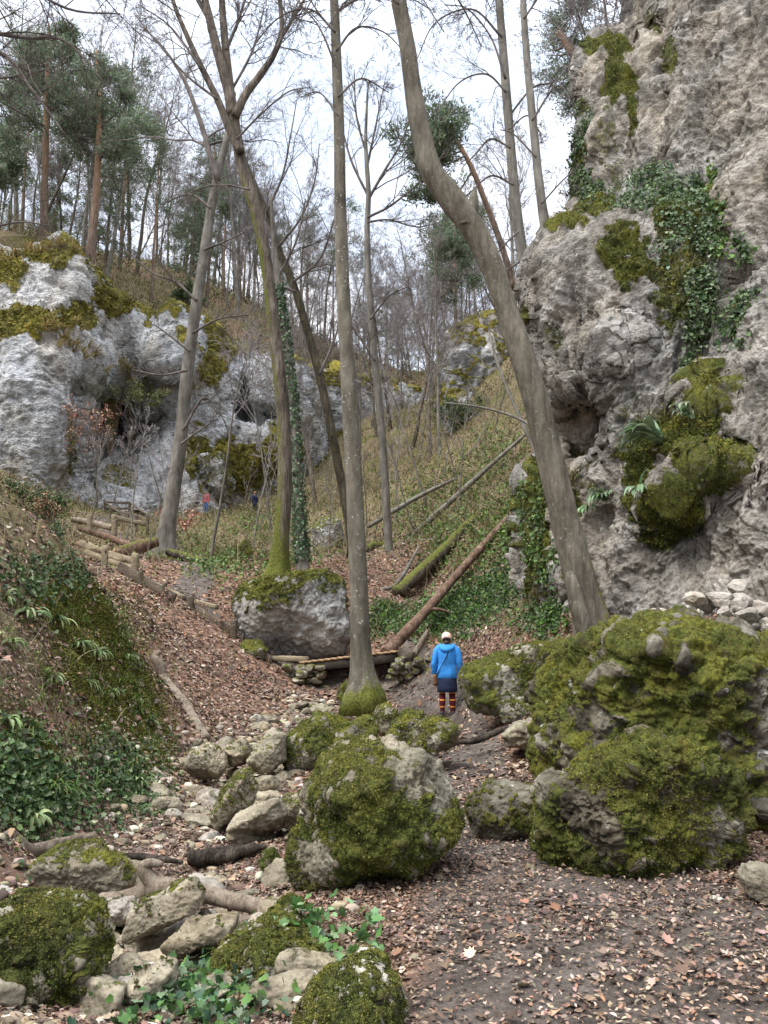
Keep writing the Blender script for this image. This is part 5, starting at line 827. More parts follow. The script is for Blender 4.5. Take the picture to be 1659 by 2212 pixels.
log('fallen_log', 'long red-brown fallen trunk leaning up the right slope behind the footbridge', [(834, 1412, 30), (868, 1376, 26), (920, 1320, 22), (975, 1256, 19), (1050, 1172, 17), (1110, 1106, 15), (1172, 1034, 13)], [19.5, 19.9, 20.4, 21, 21.9, 22.6, 23.4], M_redlog, 14, .1, seed=12, nd=60, branches=[([(925, 1316, 10), (955, 1318, 7), (990, 1332, 4)], 20.4)])
log('mossy_log', 'mossy fallen trunk behind the red-brown one, on the right slope', [(858, 1282, 30), (900, 1245, 30), (950, 1198, 27), (1000, 1148, 24), (1034, 1112, 20)], [26.2, 26.9, 27.8, 29, 29.9], M_darkbark, 14, .16, moss=.1, mossz=.55, seed=13)
log('broken_stump', 'short broken stump leaning beside the end of the footbridge', [(890, 1422, 15), (906, 1396, 14), (924, 1362, 9)], 19.0, M_barelog, 10, .12, seed=14)
log('mossy_log', 'short mossy log on the slope behind the straight beech', [(785, 1240, 16), (820, 1215, 18), (868, 1180, 14)], [33, 33.6, 34.5], M_darkbark, 12, .14, moss=.3, mossz=.5, seed=15)
log('hollow_log', 'thick broken log with an orange end beside the mossy-footed grey tree', [(244, 1206, 20), (262, 1196, 30), (300, 1182, 30), (338, 1170, 22)], [28.6, 28.8, 29.3, 29.8], M_redlog, 16, .2, moss=.25, mossz=.3, seed=16, cut=M_cut)
log('fallen_log', 'long barkless fallen log above the wooden boards at the bend', [(170, 1142, 10), (215, 1155, 15), (260, 1170, 15), (290, 1182, 11)], [31, 31, 30.6, 30.2], M_redlog, 12, .14, seed=17)
log('fallen_log', 'pale log lying beside the posts on the upper path', [(155, 1122, 12), (190, 1128, 15), (242, 1140, 13)], [34, 34, 33.6], M_barelog, 12, .12, seed=18)
log('fallen_log', 'brown log resting on top of the retaining boards', [(168, 1174, 12), (215, 1192, 13), (250, 1206, 13), (288, 1228, 9)], [26, 25.2, 24.6, 24], M_redlog, 12, .12, seed=19)
log('fallen_log', 'dark decaying log to the right of the grey tree with the mossy foot', [(362, 1192, 14), (395, 1202, 20), (430, 1216, 17), (450, 1228, 9)], [30.2, 29.8, 29.3, 29], M_rotten, 12, .16, moss=.2, mossz=.4, seed=20)
log('fallen_branch', 'dark crooked branch on the path behind the flat slab', [(988, 1604, 9), (1025, 1600, 15), (1065, 1584, 15), (1100, 1570, 8)], 12, M_rotten, 10, .2, seed=21, cat='branch')
log('stick', 'pale stick standing out on the leaves at the edge of the foreground path', [(948, 1992, 8), (962, 1972, 7), (972, 1952, 7), (988, 1936, 4)], [5.0, 5.1, 5.25, 5.35], M_barelog, 8, .1, seed=22, cat='stick')
log('stick', 'grey stick lying flat on the path below the flat-topped boulder', [(1022, 1872, 5), (1060, 1870, 7), (1085, 1874, 6), (1115, 1872, 4)], 6.25, M_barelog, 8, .12, seed=23, cat='stick')
log('stick', 'dark stub of wood on the open foreground path', [(1022, 2030, 7), (1055, 2030, 9)], 4.7, M_log, 8, .1, seed=24, cat='stick')
log('stick', 'forked stick over the long pale stone', [(455, 2060, 7), (500, 2052, 6), (548, 2034, 4)], [4.8, 4.8, 4.9], M_barelog, 8, .1, seed=25, cat='stick')
log('stick', 'dark curved stick between the wedge slab and the pale rounded stone', [(392, 2068, 7), (430, 2060, 7), (475, 2046, 4)], 4.85, M_rotten, 8, .1, seed=26, cat='stick')
log('fallen_branch', 'long thin bare branch lying down the upper slope beside the saplings', [(510, 1280 - 20, 4), (600, 1185, 5), (700, 1130, 4)], [34, 40, 44], M_barelog, 6, .1, seed=27, cat='branch')
# box helper with slightly uneven edges
def beam(mb, a, b, wid, hgt, up=(0, 0, 1), seg=8, jit=.006, seed=0):
    a = np.asarray(a, float); b = np.asarray(b, float); T = nrm(b - a); S = nrm(np.cross(T, up)); U = np.cross(S, T); g = np.random.default_rng(seed); pr = []
    bv = min(wid, hgt) * .12; hw, hh = wid / 2, hgt / 2
    sec = [(-hw + bv, -hh), (hw - bv, -hh), (hw, -hh + bv), (hw, hh - bv), (hw - bv, hh), (-hw + bv, hh), (-hw, hh - bv), (-hw, -hh + bv)]
    for k in range(seg + 1):
        p = a + (b - a) * k / seg
        for (x, y) in sec: pr.append(p + S * x + U * y + g.normal(size=3) * jit)
    i = np.arange((seg + 1) * 8).reshape(seg + 1, 8); j = np.roll(i, -1, 1); F4 = np.stack([i[:-1], j[:-1], j[1:], i[1:]], -1).reshape(-1, 4)
    mb.add(np.array(pr), [F4, np.array([i[0][::-1], i[-1]])])
br = empty('footbridge', at(750, 1430, 19.8)); tag(br, 'small plank footbridge over the stream bed behind the straight beech', 'bridge')
A0, A1 = at(646, 1432, 20.3), at(858, 1407, 19.3); sd = nrm(A1 - A0); pv = np.array([-sd[1], sd[0], 0]) * -1; pv = pv if pv[1] > 0 else -pv
g = np.random.default_rng(8); n = 15
for k in range(n):
    p = A0 + (A1 - A0) * (k + .5) / n; mb = MB(); w_ = np.linalg.norm(A1 - A0) / n - .012
    beam(mb, p - pv * (.02 + .03 * g.random()), p + pv * (1.15 + .04 * g.random()), w_, .055, seed=k, jit=.003); mb.build('plank', M_deck, br, smooth=False)
for q in (.06, .98):
    mb = MB(); beam(mb, A0 + pv * q + np.array([0, 0, -.15]) + sd * .03, A1 + pv * q + np.array([0, 0, -.15]) - sd * .03, .13, .22, seed=3); mb.build('beam', M_beam, br, smooth=False)
mb = MB(); beam(mb, A1 + sd * .05 + np.array([0, 0, .0]), at(892, 1419, 18.9), .06, .22, seed=5); mb.build('end_board', M_darkwood, br, smooth=False)
def pile(name, lab, u0, u1, v0, v1, d, n, seed, rows=4):
    g = np.random.default_rng(seed); rt = empty(name, at((u0 + u1) / 2, v1, d)); tag(rt, lab, 'stone wall')
    for r in range(rows):
        for k in range(n):
            u = u0 + (u1 - u0) * (k + .5 + .35 * g.normal() * .6 + .5 * (r % 2)) / n; v = v1 + (v0 - v1) * (r + .5) / rows; p = at(u, v, d + .5 * g.random() - .012 * 0); s = .5 * (u1 - u0) / n * px(d) * g.uniform(.85, 1.25); h = .55 * (v1 - v0) / rows * px(d) * g.uniform(.95, 1.25)
            S, F = rockshape(4, seed * 31 + r * 17 + k, 9, 3., .65); S = S + .06 * fbm(S * 2 + k + r * 3.3, 3)[:, None] * S; V = S * np.array([s, s * 1.4, h]) + p
            obj('stone', V, F, M_stone if g.random() < .6 else M_boulder, rt, {'moss': np.clip(.35 + .3 * S[:, 2] + .5 * fbm(S * 1.2 + r * 9 + k, 3), 0, 1)})
    return rt
pile('dry_stone_abutment', 'rough mossy dry-stone abutment under the left end of the footbridge', 612, 700, 1436, 1506, 19.9, 4, 3, 5)
pile('dry_stone_abutment', 'rough mossy dry-stone abutment under the right end of the footbridge', 838, 930, 1420, 1470, 18.8, 5, 4, 4)
pile('dry_stone_abutment', 'rear stones in the shade beneath the footbridge', 690, 770, 1440, 1490, 21.6, 4, 5, 4)
def ag(u, v, d, h=.1):
    p = at(u, v, d); p[2] = max(p[2], float(gz(p[0], p[1])) + h); return p
# retaining boards along the bend
rt = empty('retaining_boards', at(230, 1255, 23.6)); tag(rt, 'stacked weathered retaining boards with two posts at the bend below the grey tree', 'retaining wall')
for k, (a, b) in enumerate([((172, 1184, 25.3, .55), (226, 1204, 24.1, .55)), ((172, 1200, 25.3, .33), (226, 1222, 24.1, .33)), ((226, 1210, 24.1, .52), (288, 1234, 23, .52)), ((226, 1226, 24.1, .31), (288, 1250, 23, .31)), ((228, 1241, 24.05, .1), (288, 1266, 23, .1))]):
    mb = MB(); beam(mb, ag(*a), ag(*b), .06, .2, seed=k); mb.build('board', M_plank, rt, smooth=False)
for k, (u, va, vb, d) in enumerate([(224, 1200, 1256, 24), (289, 1221, 1275, 22.9)]):
    mb = MB(); q_ = ag(u, vb, d, -.1); beam(mb, q_, q_ + np.array([0, 0, .86]), .2, .2, up=(0, 1, 0), seed=k + 9); mb.build('post', M_plank, rt, smooth=False)
rt = empty('edge_board', at(310, 1300, 22.4)); tag(rt, 'long dark edging board sloping down along the path above the leaf slope', 'edging board')
mb = MB(); beam(mb, ag(254, 1262, 22.9, .14), ag(376, 1316, 22, .14), .07, .3, seed=1); mb.build('board', M_darkwood, rt, smooth=False)
for u, v, d in [(300, 1296, 22.45), (352, 1318, 22.05)]: mb = MB(); q_ = ag(u, v + 18, d, -.2); beam(mb, q_, q_ + np.array([0, 0, .62]), .12, .12, up=(0, 1, 0), seed=2); mb.build('post', M_darkwood, rt, smooth=False)
rt = empty('edge_board', at(460, 1375, 21.2)); tag(rt, 'lower edging board with thick posts near the moss-capped boulder', 'edging board')
mb = MB(); beam(mb, ag(412, 1336, 21.7, .13), ag(506, 1372, 21, .13), .07, .27, seed=4); mb.build('board', M_darkwood, rt, smooth=False)
for u, v, d in [(410, 1345, 21.6), (504, 1378, 20.95)]: mb = MB(); q_ = ag(u, v + 14, d, -.2); beam(mb, q_, q_ + np.array([0, 0, .66]), .16, .16, up=(0, 1, 0), seed=6); mb.build('post', M_darkwood, rt, smooth=False)
for k, (u0, v0, u1, v1, d) in enumerate([(335, 1284, 398, 1292, 23.4), (420, 1300, 470, 1312, 22.8), (300, 1272, 350, 1276, 24.2), (590, 1422, 665, 1424, 20.8)]):
    mb = MB(); beam(mb, ag(u0, v0, d, .04), ag(u1, v1, d - .3, .04), .16, .14, seed=20 + k); o = mb.build('step_board', M_plank, smooth=False); tag(o, ['wooden step board across the path at the bend', 'wooden step board lower on the path above the edging board', 'wooden step board at the top of the bend', 'wooden step board at the left end of the footbridge'][k], 'step')
def rail_fence(lab, posts, rails, d, mat, wid=.11):
    rt = empty('rail_fence', at(posts[0][0], posts[0][2], d)); tag(rt, lab, 'fence')
    for k, (u, va, vb, dd) in enumerate(posts): mb = MB(); beam(mb, at(u, vb + 6, dd), at(u, va, dd), wid, wid, up=(0, 1, 0), seed=k); mb.build('post', mat, rt, smooth=False)
    for k, (a, b) in enumerate(rails): mb = MB(); beam(mb, at(*a), at(*b), wid * .6, wid * .9, seed=k + 30); mb.build('rail', mat, rt, smooth=False)
rail_fence('dark wooden railing in front of the pale scree below the left cliff', [(227, 1082, 1104, 48), (239, 1094, 1118, 46.5), (255, 1102, 1130, 45), (280, 1084, 1112, 48.5), (294, 1110, 1143, 43.5), (319, 1110, 1150, 42.5)], [((227, 1085, 48), (282, 1086, 48.5)), ((227, 1085, 48), (256, 1106, 45)), ((255, 1105, 45), (296, 1113, 43.5)), ((227, 1098, 48), (282, 1099, 48.5)), ((280, 1086, 48.5), (319, 1113, 42.5)), ((250, 1122, 45), (319, 1136, 42.5))], 47, M_darkwood, .14)
rail_fence('short weathered posts with a low rail beside the pale log', [(194, 1112, 1146, 33), (247, 1112, 1154, 32.5)], [((247, 1118, 32.5), (316, 1132, 33))], 33, M_plank, .2)
rail_fence('thin railing along the upper path behind the hiker in red', [(372, 1088, 1112, 58), (420, 1086, 1110, 58.5), (470, 1078, 1104, 59.5), (510, 1066, 1092, 62)], [((372, 1092, 58), (420, 1090, 58.5)), ((420, 1090, 58.5), (470, 1082, 59.5)), ((470, 1082, 59.5), (510, 1070, 62))], 58, M_plank, .12)
# ================================================================== PEOPLE
def ring_loft(rings, n=20, cap=True, wob=0., seed=0):
    """rings of (cx, cy, z, rx, ry)"""
    th = np.linspace(0, 2 * math.pi, n, endpoint=False); V = np.concatenate([np.stack([c[0] + c[3] * np.cos(th), c[1] + c[4] * np.sin(th), np.full(n, c[2])], 1) for c in rings])
    if wob: V = V + wob * np.stack([fbm(V * 9 + seed, 3), fbm(V * 9 + seed + 7, 3), .3 * fbm(V * 9 + seed + 3, 3)], 1)
    i = np.arange(len(rings) * n).reshape(-1, n); j = np.roll(i, -1, 1); F4 = np.stack([i[:-1], j[:-1], j[1:], i[1:]], -1).reshape(-1, 4); Fs = [F4]
    if cap:
        V = np.r_[V, [[rings[0][0], rings[0][1], rings[0][2]], [rings[-1][0], rings[-1][1], rings[-1][2]]]]; a = len(V) - 2; Fs.append(np.r_[np.stack([j[0], i[0], np.full(n, a)], 1), np.stack([i[-1], j[-1], np.full(n, a + 1)], 1)])
    return V, Fs
def skin_body(J, E, name, mat):
    me = bpy.data.meshes.new(name); me.from_pydata([j[:3] for j in J], E, []); o = bpy.data.objects.new(name, me); COL.objects.link(o)
    md = o.modifiers.new('skin', 'SKIN'); sub = o.modifiers.new('sub', 'SUBSURF'); sub.levels = 2; sub.render_levels = 2
    for k, j in enumerate(J): me.skin_vertices[0].data[k].radius = (j[3], j[3]); me.skin_vertices[0].data[k].use_root = (k == 0)
    dg = bpy.context.evaluated_depsgraph_get(); m2 = bpy.data.meshes.new_from_object(o.evaluated_get(dg)); o.modifiers.clear(); o.data = m2; m2.materials.clear(); m2.materials.append(mat)
    m2.polygons.foreach_set('use_smooth', np.ones(len(m2.polygons), bool)); return o
M_skin = plain('skin', (.5, .3, .22), .55, .35, .08, 20); M_hair = plain('dark_hair', (.02, .014, .012), .5, .4, .4, 60)
M_jblue = plain('blue_jacket', (.035, .215, .56), .75, .2, .12, 14); M_navy = plain('navy_denim', (.014, .02, .045), .85, .15, .35, 90); M_shoe = plain('dark_shoes', (.022, .022, .03), .7, .3, .3, 40); M_bagm = plain('brown_leather', (.13, .06, .025), .6, .3, .3, 20); M_strap = plain('dark_strap', (.02, .018, .025), .7, .3, .2, 20)
m, t, b = newmat('striped_knee_socks', .9, .1); sx_ = t.nodes.new('ShaderNodeSeparateXYZ'); t.links.new(ocoord(t), sx_.inputs[0]); fz = mth(t, 'FRACT', mth(t, 'MULTIPLY', mth(t, 'ADD', sx_.outputs[2], -.055), 1 / .135)); t.links.new(ramp(t, fz, [(.0, (.6, .24, .04)), (.2, (.6, .24, .04)), (.22, (.07, .012, .018)), (.97, (.07, .012, .018))]), b.inputs['Base Color']); M_sock = m
m, t, b = newmat('patterned_headscarf', .85, .15); t.links.new(ramp(t, nz(t, 22, 3, .6, ocoord(t)), [(.35, (.75, .2, .1)), (.45, (.8, .55, .42)), (.58, (.75, .6, .55)), (.68, (.35, .28, .5))]), b.inputs['Base Color']); M_scarf = m
def body_joints():
    J = [(0, 0, .92, .12), (0, .01, 1.12, .105), (0, 0, 1.3, .13), (0, -.01, 1.42, .055), (0, .012, 1.5, .072), (0, .025, 1.57, .082), (0, .02, 1.615, .05)]
    E = [(0, 1), (1, 2), (2, 3), (3, 4), (4, 5), (5, 6)]
    for s in (-1, 1):
        k = len(J); J += [(s * .165, 0, 1.36, .052), (s * .235, -.02, 1.1, .042), (s * .25, .05, .87, .026), (s * .252, .07, .815, .03)]; E += [(2, k), (k, k + 1), (k + 1, k + 2), (k + 2, k + 3)]
        for q, (dy, ln) in enumerate([(-.024, .06), (-.008, .072), (.008, .076), (.024, .07)]):
            f = len(J); J += [(s * .252, .075 + dy, .785, .0095), (s * .247, .085 + dy, .785 - ln * .55, .0088), (s * .236, .092 + dy, .785 - ln, .0075)]; E += [(k + 3, f), (f, f + 1), (f + 1, f + 2)]
        f = len(J); J += [(s * .236, .108, .81, .0105), (s * .226, .122, .78, .009)]; E += [(k + 3, f), (f, f + 1)]
        h = len(J); J += [(s * .09, 0, .86, .085), (s * .098, .015, .48, .054), (s * .1, -.012, .3, .05), (s * .102, -.01, .09, .036), (s * .115, .1, .04, .034)]; E += [(0, h), (h, h + 1), (h + 1, h + 2), (h + 2, h + 3), (h + 3, h + 4)]
    return J, E
def person(lab, loc, rz, h, top, bottom, skirt=True, socks=None, head='scarf', hair=M_hair, hood=True, headmat=None, tlong=.76):
    rt = empty('person', loc, rz); tag(rt, lab, 'person'); sc = h / 1.65; rt.scale = (sc, sc, sc); ORG[rt.name] = np.zeros(3)
    J, E = body_joints(); bo = skin_body(J, E, 'body', M_skin); bo.parent = rt
    def part(nm, pieces, mat, smooth=True):
        mb = MB()
        for V, F in pieces: mb.add(V, F)
        return mb.build(nm, mat, rt, smooth)
    tor = ring_loft([(0, .0, tlong, .205, .15), (0, .0, tlong + .01, .215, .16), (0, 0, .88, .205, .155), (0, 0, .97, .19, .14), (0, 0, 1.03, .18, .13), (0, 0, 1.07, .188, .135), (0, -.01, 1.2, .2, .14), (0, -.012, 1.3, .205, .135), (0, -.01, 1.37, .185, .115), (0, -.005, 1.415, .12, .085), (0, 0, 1.45, .07, .065)], 40, True, .034, 3)
    slv = []
    for s in (-1, 1):
        q = crom(np.array([(s * .13, -.005, 1.385), (s * .2, -.01, 1.3), (s * .238, -.02, 1.16), (s * .252, -.015, 1.06), (s * .258, .02, .95), (s * .256, .05, .86)]), 26); r_ = np.interp(np.linspace(0, 1, 26), [0, .25, .5, .62, .9, 1], [.075, .076, .066, .07, .056, .05]); V, F = tube(q, r_, 16, True, .0); V = V + .02 * np.stack([fbm(V * 14 + 1, 3), fbm(V * 14 + 5, 3), fbm(V * 14 + 9, 3)], 1); slv.append((V, F))
    part('jacket', [tor] + slv, top)
    if hood:
        th = np.linspace(-.15, math.pi + .15, 22); rr = [(.165, .0, 1.37, .03), (.15, -.02, 1.345, .052)]
        q = np.stack([.115 * np.cos(th) * 1.15, -.03 - .1 * np.sin(th), 1.43 - .10 * np.sin(th) ** 1.0], 1); r_ = .03 + .03 * np.maximum(0, np.sin(th)); part('hood', [tube(q, r_, 12, True, .15, 2), ring_loft([(0, -.135, 1.285, .02, .015), (0, -.135, 1.31, .075, .03), (0, -.12, 1.36, .125, .045), (0, -.09, 1.41, .13, .055), (0, -.06, 1.44, .1, .05)], 16, True, .01, 4)], top)
    if skirt:
        sk = ring_loft([(0, 0, .84, .185, .145), (0, 0, .7, .198, .16), (0, 0, .58, .203, .168), (0, 0, .495, .205, .17), (0, 0, .49, .197, .163)], 40, True, .01, 8); part('skirt', [sk], bottom)
    lg = []
    for s in (-1, 1):
        q = crom(np.array([(s * .09, 0, .84 if not skirt else .56), (s * .098, .012, .48), (s * .101, -.018, .32), (s * .102, -.012, .16), (s * .103, -.008, .07)]), 22); r_ = np.interp(np.linspace(0, 1, 22), [0, .25, .55, .8, 1], [.072, .062, .064, .047, .045] if skirt else [.105, .085, .075, .07, .075]); V, F = tube(q, r_, 16); part('sock' if skirt else 'trouser_leg', [(V, F)], socks if skirt else bottom)
        sh = []
        for (y, z, rx, rz_) in [(-.075, .055, .03, .045), (-.06, .06, .042, .06), (0, .06, .046, .062), (.07, .045, .048, .045), (.14, .035, .044, .034), (.175, .028, .022, .02)]:
            a = np.linspace(0, 2 * math.pi, 14, endpoint=False); sh.append(np.stack([s * .11 + rx * np.cos(a), np.full(14, y), np.maximum(.0, z + rz_ * np.sin(a))], 1))
        i = np.arange(6 * 14).reshape(6, 14); j = np.roll(i, -1, 1); part('shoe', [(np.concatenate(sh), [np.stack([i[:-1], j[:-1], j[1:], i[1:]], -1).reshape(-1, 4), np.array([i[0][::-1], i[-1]])])], M_shoe)
    Si, Fi = ico(4)
    hm = Si * np.array([.089, .104, .118]) + np.array([0, .008, 1.565]); keep = (hm[:, 1] < .075) | (hm[:, 2] > 1.62); Fk = Fi[keep[Fi].all(1)]; pcs = [(hm, Fk)]
    if head == 'scarf': bn = Si * np.array([.06, .045, .05]) + np.array([0, -.075, 1.475]); pcs.append((bn, Fi))
    part('hair', pcs, hair)
    if head == 'scarf':
        sf = Si * np.array([.1, .116, .112]) + np.array([0, .006, 1.585]); kf = (sf[:, 2] + .35 * (sf[:, 1]) > 1.535); sf = sf + .008 * fbm(sf * 22, 3)[:, None] * nrm(Si); part('headscarf', [(sf, Fi[kf[Fi].all(1)]), (Si * np.array([.035, .028, .03]) + np.array([-.03, -.1, 1.60]), Fi)], headmat or M_scarf)
    fc = Si * np.array([.016, .022, .022]) + np.array([0, .108, 1.545]); part('nose', [(fc, Fi)], M_skin)
    part('ear', [(Si * np.array([.014, .024, .032]) + np.array([-.09, .01, 1.55]), Fi)], M_skin); part('ear', [(Si * np.array([.014, .024, .032]) + np.array([.09, .01, 1.55]), Fi)], M_skin)
    for s in (-1, 1): part('eye', [(Si * .012 + np.array([s * .032, .098, 1.575]), Fi)], plain('eye_dark', (.03, .02, .015), .2, .5, .05, 20) if 'eye_dark' not in MATS else MATS['eye_dark'])
    part('mouth', [(Si * np.array([.026, .01, .007]) + np.array([0, .098, 1.508]), Fi)], plain('lips', (.35, .13, .11), .5, .3, .05, 20) if 'lips' not in MATS else MATS['lips'])
    return rt
hp = at(967, 1553, 16.); hp[2] = float(gz(hp[0], hp[1])); h_h = 1.64
hk = person('hiker seen from behind in a bright blue jacket, navy skirt and striped knee socks', hp, R(-4), h_h, M_jblue, M_navy, True, M_sock)
bag = empty('shoulder_bag', hp, R(-4)); tag(bag, 'brown shoulder bag on a thin dark strap across the back of the blue jacket', 'bag'); bag.scale = hk.scale; ORG[bag.name] = np.zeros(3)
q = crom(np.array([(.07, .09, 1.41), (.075, -.02, 1.45), (.06, -.12, 1.37), (.0, -.165, 1.22), (-.08, -.165, 1.06), (-.16, -.13, .92), (-.222, -.05, .8)]), 30); V, F = tube(q, np.full(30, .011), 6); obj('strap', V, F, M_strap, bag)
mb = MB(); beam(mb, (-.24, .05, .62), (-.24, .05, .84), .07, .2, up=(0, 1, 0), seg=4, jit=.002); mb.build('pouch', M_bagm, bag)
p1_ = ground_at(444, 1112)
person('distant hiker in a red top and blue jeans on the upper path', p1_, R(150), 1.68, plain('red_top', (.3, .07, .075), .8, .2, .2, 9), plain('blue_jeans', (.08, .12, .26), .85, .15, .25, 30), False, head='plain', hood=False, tlong=.86)
p2_ = at(551, 1070, 55.5); p2_[2] = float(gz(p2_[0], p2_[1])) - .05
person('distant walker in a dark navy coat high on the slope', p2_, R(60), 1.7, plain('navy_coat', (.015, .022, .07), .8, .2, .2, 9), M_navy, False, head='plain', hair=plain('auburn_hair', (.2, .07, .03), .5, .3, .3, 40), hood=False, tlong=.66)
print('props', time.time() - T00)

for k, (lab, p, d) in enumerate([('slim pale fallen trunk on the right slope, uppermost of the leaning ones', [(872, 1175, 13), (960, 1095, 13), (1060, 1005, 10), (1150, 925, 5)], [34, 35, 36, 37]), ('thin grey fallen stem crossing the slope above the mossy log', [(795, 1138, 9), (900, 1075, 10), (1010, 1022, 6)], [39, 40, 41]), ('bent thin branch arching left from the leaning beech on the slope', [(1165, 930, 7), (1110, 900, 6), (1040, 880, 5), (960, 870, 3)], [24, 24.4, 25, 25.6]), ('bare leaning sapling trunk left of the leaning beech', [(1185, 1040, 10), (1140, 940, 9), (1080, 800, 7), (1050, 690, 3)], [26, 26.5, 27.5, 28.5]), ('broken pale branch lying down the brown slope behind the bridge', [(826, 1300, 10), (872, 1240, 9), (905, 1180, 5)], [26.6, 27.6, 29]), ('rotten dark log half buried in the slope hollow', [(880, 1195, 12), (905, 1190, 18), (935, 1180, 10)], [33, 33.4, 33.8])]):
    log('fallen_branch' if k != 5 else 'rotten_log', lab, p, d, M_rotten if k == 5 else M_palebark, 8, .1, seed=60 + k, cat='branch' if k != 5 else 'log')
# ================================================================== LEAF LITTER, GROUND PLANTS, IVY, FERNS
g = np.random.default_rng(404)
LPAL = [(.22, .148, .105), (.29, .21, .155), (.17, .108, .078), (.115, .073, .053), (.37, .285, .22), (.2, .138, .1), (.07, .046, .036), (.06, .04, .03), (.25, .165, .112), (.235, .125, .075), (.18, .13, .1), (.14, .09, .06)]
def fan(n, d0, d1, g, um=-140, uM=1800, pw=2.):
    d = (d0 ** pw + (d1 ** pw - d0 ** pw) * g.random(n)) ** (1 / pw); u = g.uniform(um, uM, n); return (u - 829.5) / FPX * d * 1.06, d
l_leaf = _lut(leafm); l_path = _lut(pm); l_str = _lut(sm_); l_bank = _lut(BANK); l_grass = _lut(grassm)
def litter(n, d0, d1, size, shape, path_d, seed):
    g = np.random.default_rng(seed); x, y = fan(n, d0, d1, g); cl = fbm(np.c_[x, y, x * 0] * 1.1, 4)
    dens = 1. - (1 - path_d) * l_path(x, y) - .25 * l_str(x, y) - .2 * l_bank(x, y); dens = dens * (.9 + 1.5 * cl) * (1 - .5 * l_grass(x, y)); k = g.random(n) < dens; x, y = x[k], y[k]; m = len(x)
    N = gnormal(x, y); c = np.stack([x, y, gz(x, y) + g.uniform(.003, .028, m)], 1); up = nrm(N + g.normal(size=(m, 3)) * .27); al = np.cross(up, g.normal(size=(m, 3)))
    on = l_path(x, y)[:, None]; col = pick(LPAL, m, g, .26) * np.where(y < 10, .8, .92)[:, None] * (1 + .35 * fbm(np.c_[x, y, x * 0] * .9 + 8, 3))[:, None]
    V, F, A = leaves(c, al, up, size * g.uniform(.35, 1.45, m) , shape, col, g.uniform(.75, 1.15, m), g.uniform(-1.2, 2.8, m)); o = obj('leaf_litter', V, F, M_leaf, None, A, smooth=False, origin=(0, d0, 0))
    return o
tag(litter(6500, 3., 8.2, .052, 'lobed', .25, 1), 'fallen brown maple and beech leaves strewn over the foreground path', 'leaf litter', kind='stuff')
tag(litter(190000, 3., 9.5, .03, 'oval', .36, 4), 'small dry beech leaves covering the foreground', 'leaf litter', kind='stuff')
tag(litter(90000, 8., 19., .075, 'oval', .22, 2), 'brown beech leaf litter carpeting the middle slope', 'leaf litter', kind='stuff')
tag(litter(110000, 17., 44., .12, 'oval', .25, 3), 'brown leaf litter on the upper slopes', 'leaf litter', kind='stuff')
# dry stems, brambles and grass over the slopes and the ridge
def stems_on(n, d0, d1, zf, nf, hgt, pal, msk, seed, name, lab, um=-140, uM=1250, bend=.5, wid=.012, green=0., lsz=.09):
    g = np.random.default_rng(seed); x, y = fan(n, d0, d1, g, um, uM, 1.6); k = g.random(n) < msk(x, y); x, y = x[k], y[k]; m = len(x); z = zf(x, y)
    h = hgt * g.uniform(.3, 1.3, m) ** 1.3; lean = g.normal(size=(m, 3)) * bend; lean[:, 2] = 0; P = np.zeros((m, 4, 3)); P[:, 0] = np.stack([x, y, z - .03], 1)
    for q in range(1, 4): t_ = q / 3.; P[:, q] = P[:, 0] + np.stack([lean[:, 0] * t_ ** 1.6 * h, lean[:, 1] * t_ ** 1.6 * h, h * t_ * (1 - .2 * t_)], 1) + g.normal(size=(m, 3)) * .05 * h[:, None]
    rr = wid * (y / d0) ** .6; V, F = tubes(P, rr[:, None] * np.array([1, .8, .6, .25])[None], 3); mb = MB(); mb.add(V, F, Col=np.repeat(pick(pal, m, g, .25), 12, 0))
    if green:
        n2 = int(m * green); i = g.integers(0, m, n2); c = P[i, 2] + g.normal(size=(n2, 3)) * .16 * hgt; s = lsz * (y[i] / d0) ** .5 * g.uniform(.5, 1.3, n2); V, F, A = leaves(c, g.normal(size=(n2, 3)), nrm(g.normal(size=(n2, 3)) + np.array([0, 0, .8])), s, 'oval', pick(GPAL2, n2, g, .25)); mb.add(V, F, **A)
    o = mb.build(name, M_stem, smooth=False); tag(o, lab, 'undergrowth', kind='stuff'); return o
SPAL = [(.16, .125, .075), (.24, .19, .12), (.11, .085, .055), (.19, .155, .075), (.3, .25, .17), (.12, .11, .04), (.09, .065, .045)]
GPAL2 = [(.07, .095, .025), (.11, .14, .035), (.05, .07, .02), (.16, .18, .05), (.16, .12, .06), (.2, .12, .075)]
mk_slope = lambda x, y: np.clip(.25 + .8 * l_grass(x, y) - .9 * l_path(x, y), 0, 1)
stems_on(14000, 22, 80, gz, None, .75, SPAL, mk_slope, 1, 'undergrowth', 'dry stems, brambles and grass on the upper slopes', green=2.2, wid=.01)
stems_on(8000, 20, 75, gz, None, 1.7, SPAL, lambda x, y: .6 * mk_slope(x, y), 2, 'brushwood', 'tangled thin bare brushwood on the upper slopes', bend=.8, wid=.009)
stems_on(9000, 60, 112, hill_z, None, 1.3, SPAL + [(.07, .075, .03)] * 2, lambda x, y: np.full(len(x), .9), 3, 'undergrowth', 'scrub and young growth on the ridge above the left cliff', uM=1150, green=2.5, wid=.022, lsz=.2)
stems_on(3500, 60, 100, hill_z, None, 3.4, SPAL, lambda x, y: np.full(len(x), .7), 4, 'brushwood', 'thin bare brushwood under the ridge trees', uM=1150, bend=.5, wid=.02)
stems_on(2600, 7, 24, gz, None, .4, SPAL + [(.1, .13, .04)] * 2, lambda x, y: np.clip(l_bank(x, y) + .25 * (x < -3), 0, 1), 5, 'undergrowth', 'dry stems and sprouts over the left bank and leaf slope', um=-140, uM=560, green=1.2, wid=.003, lsz=.035)
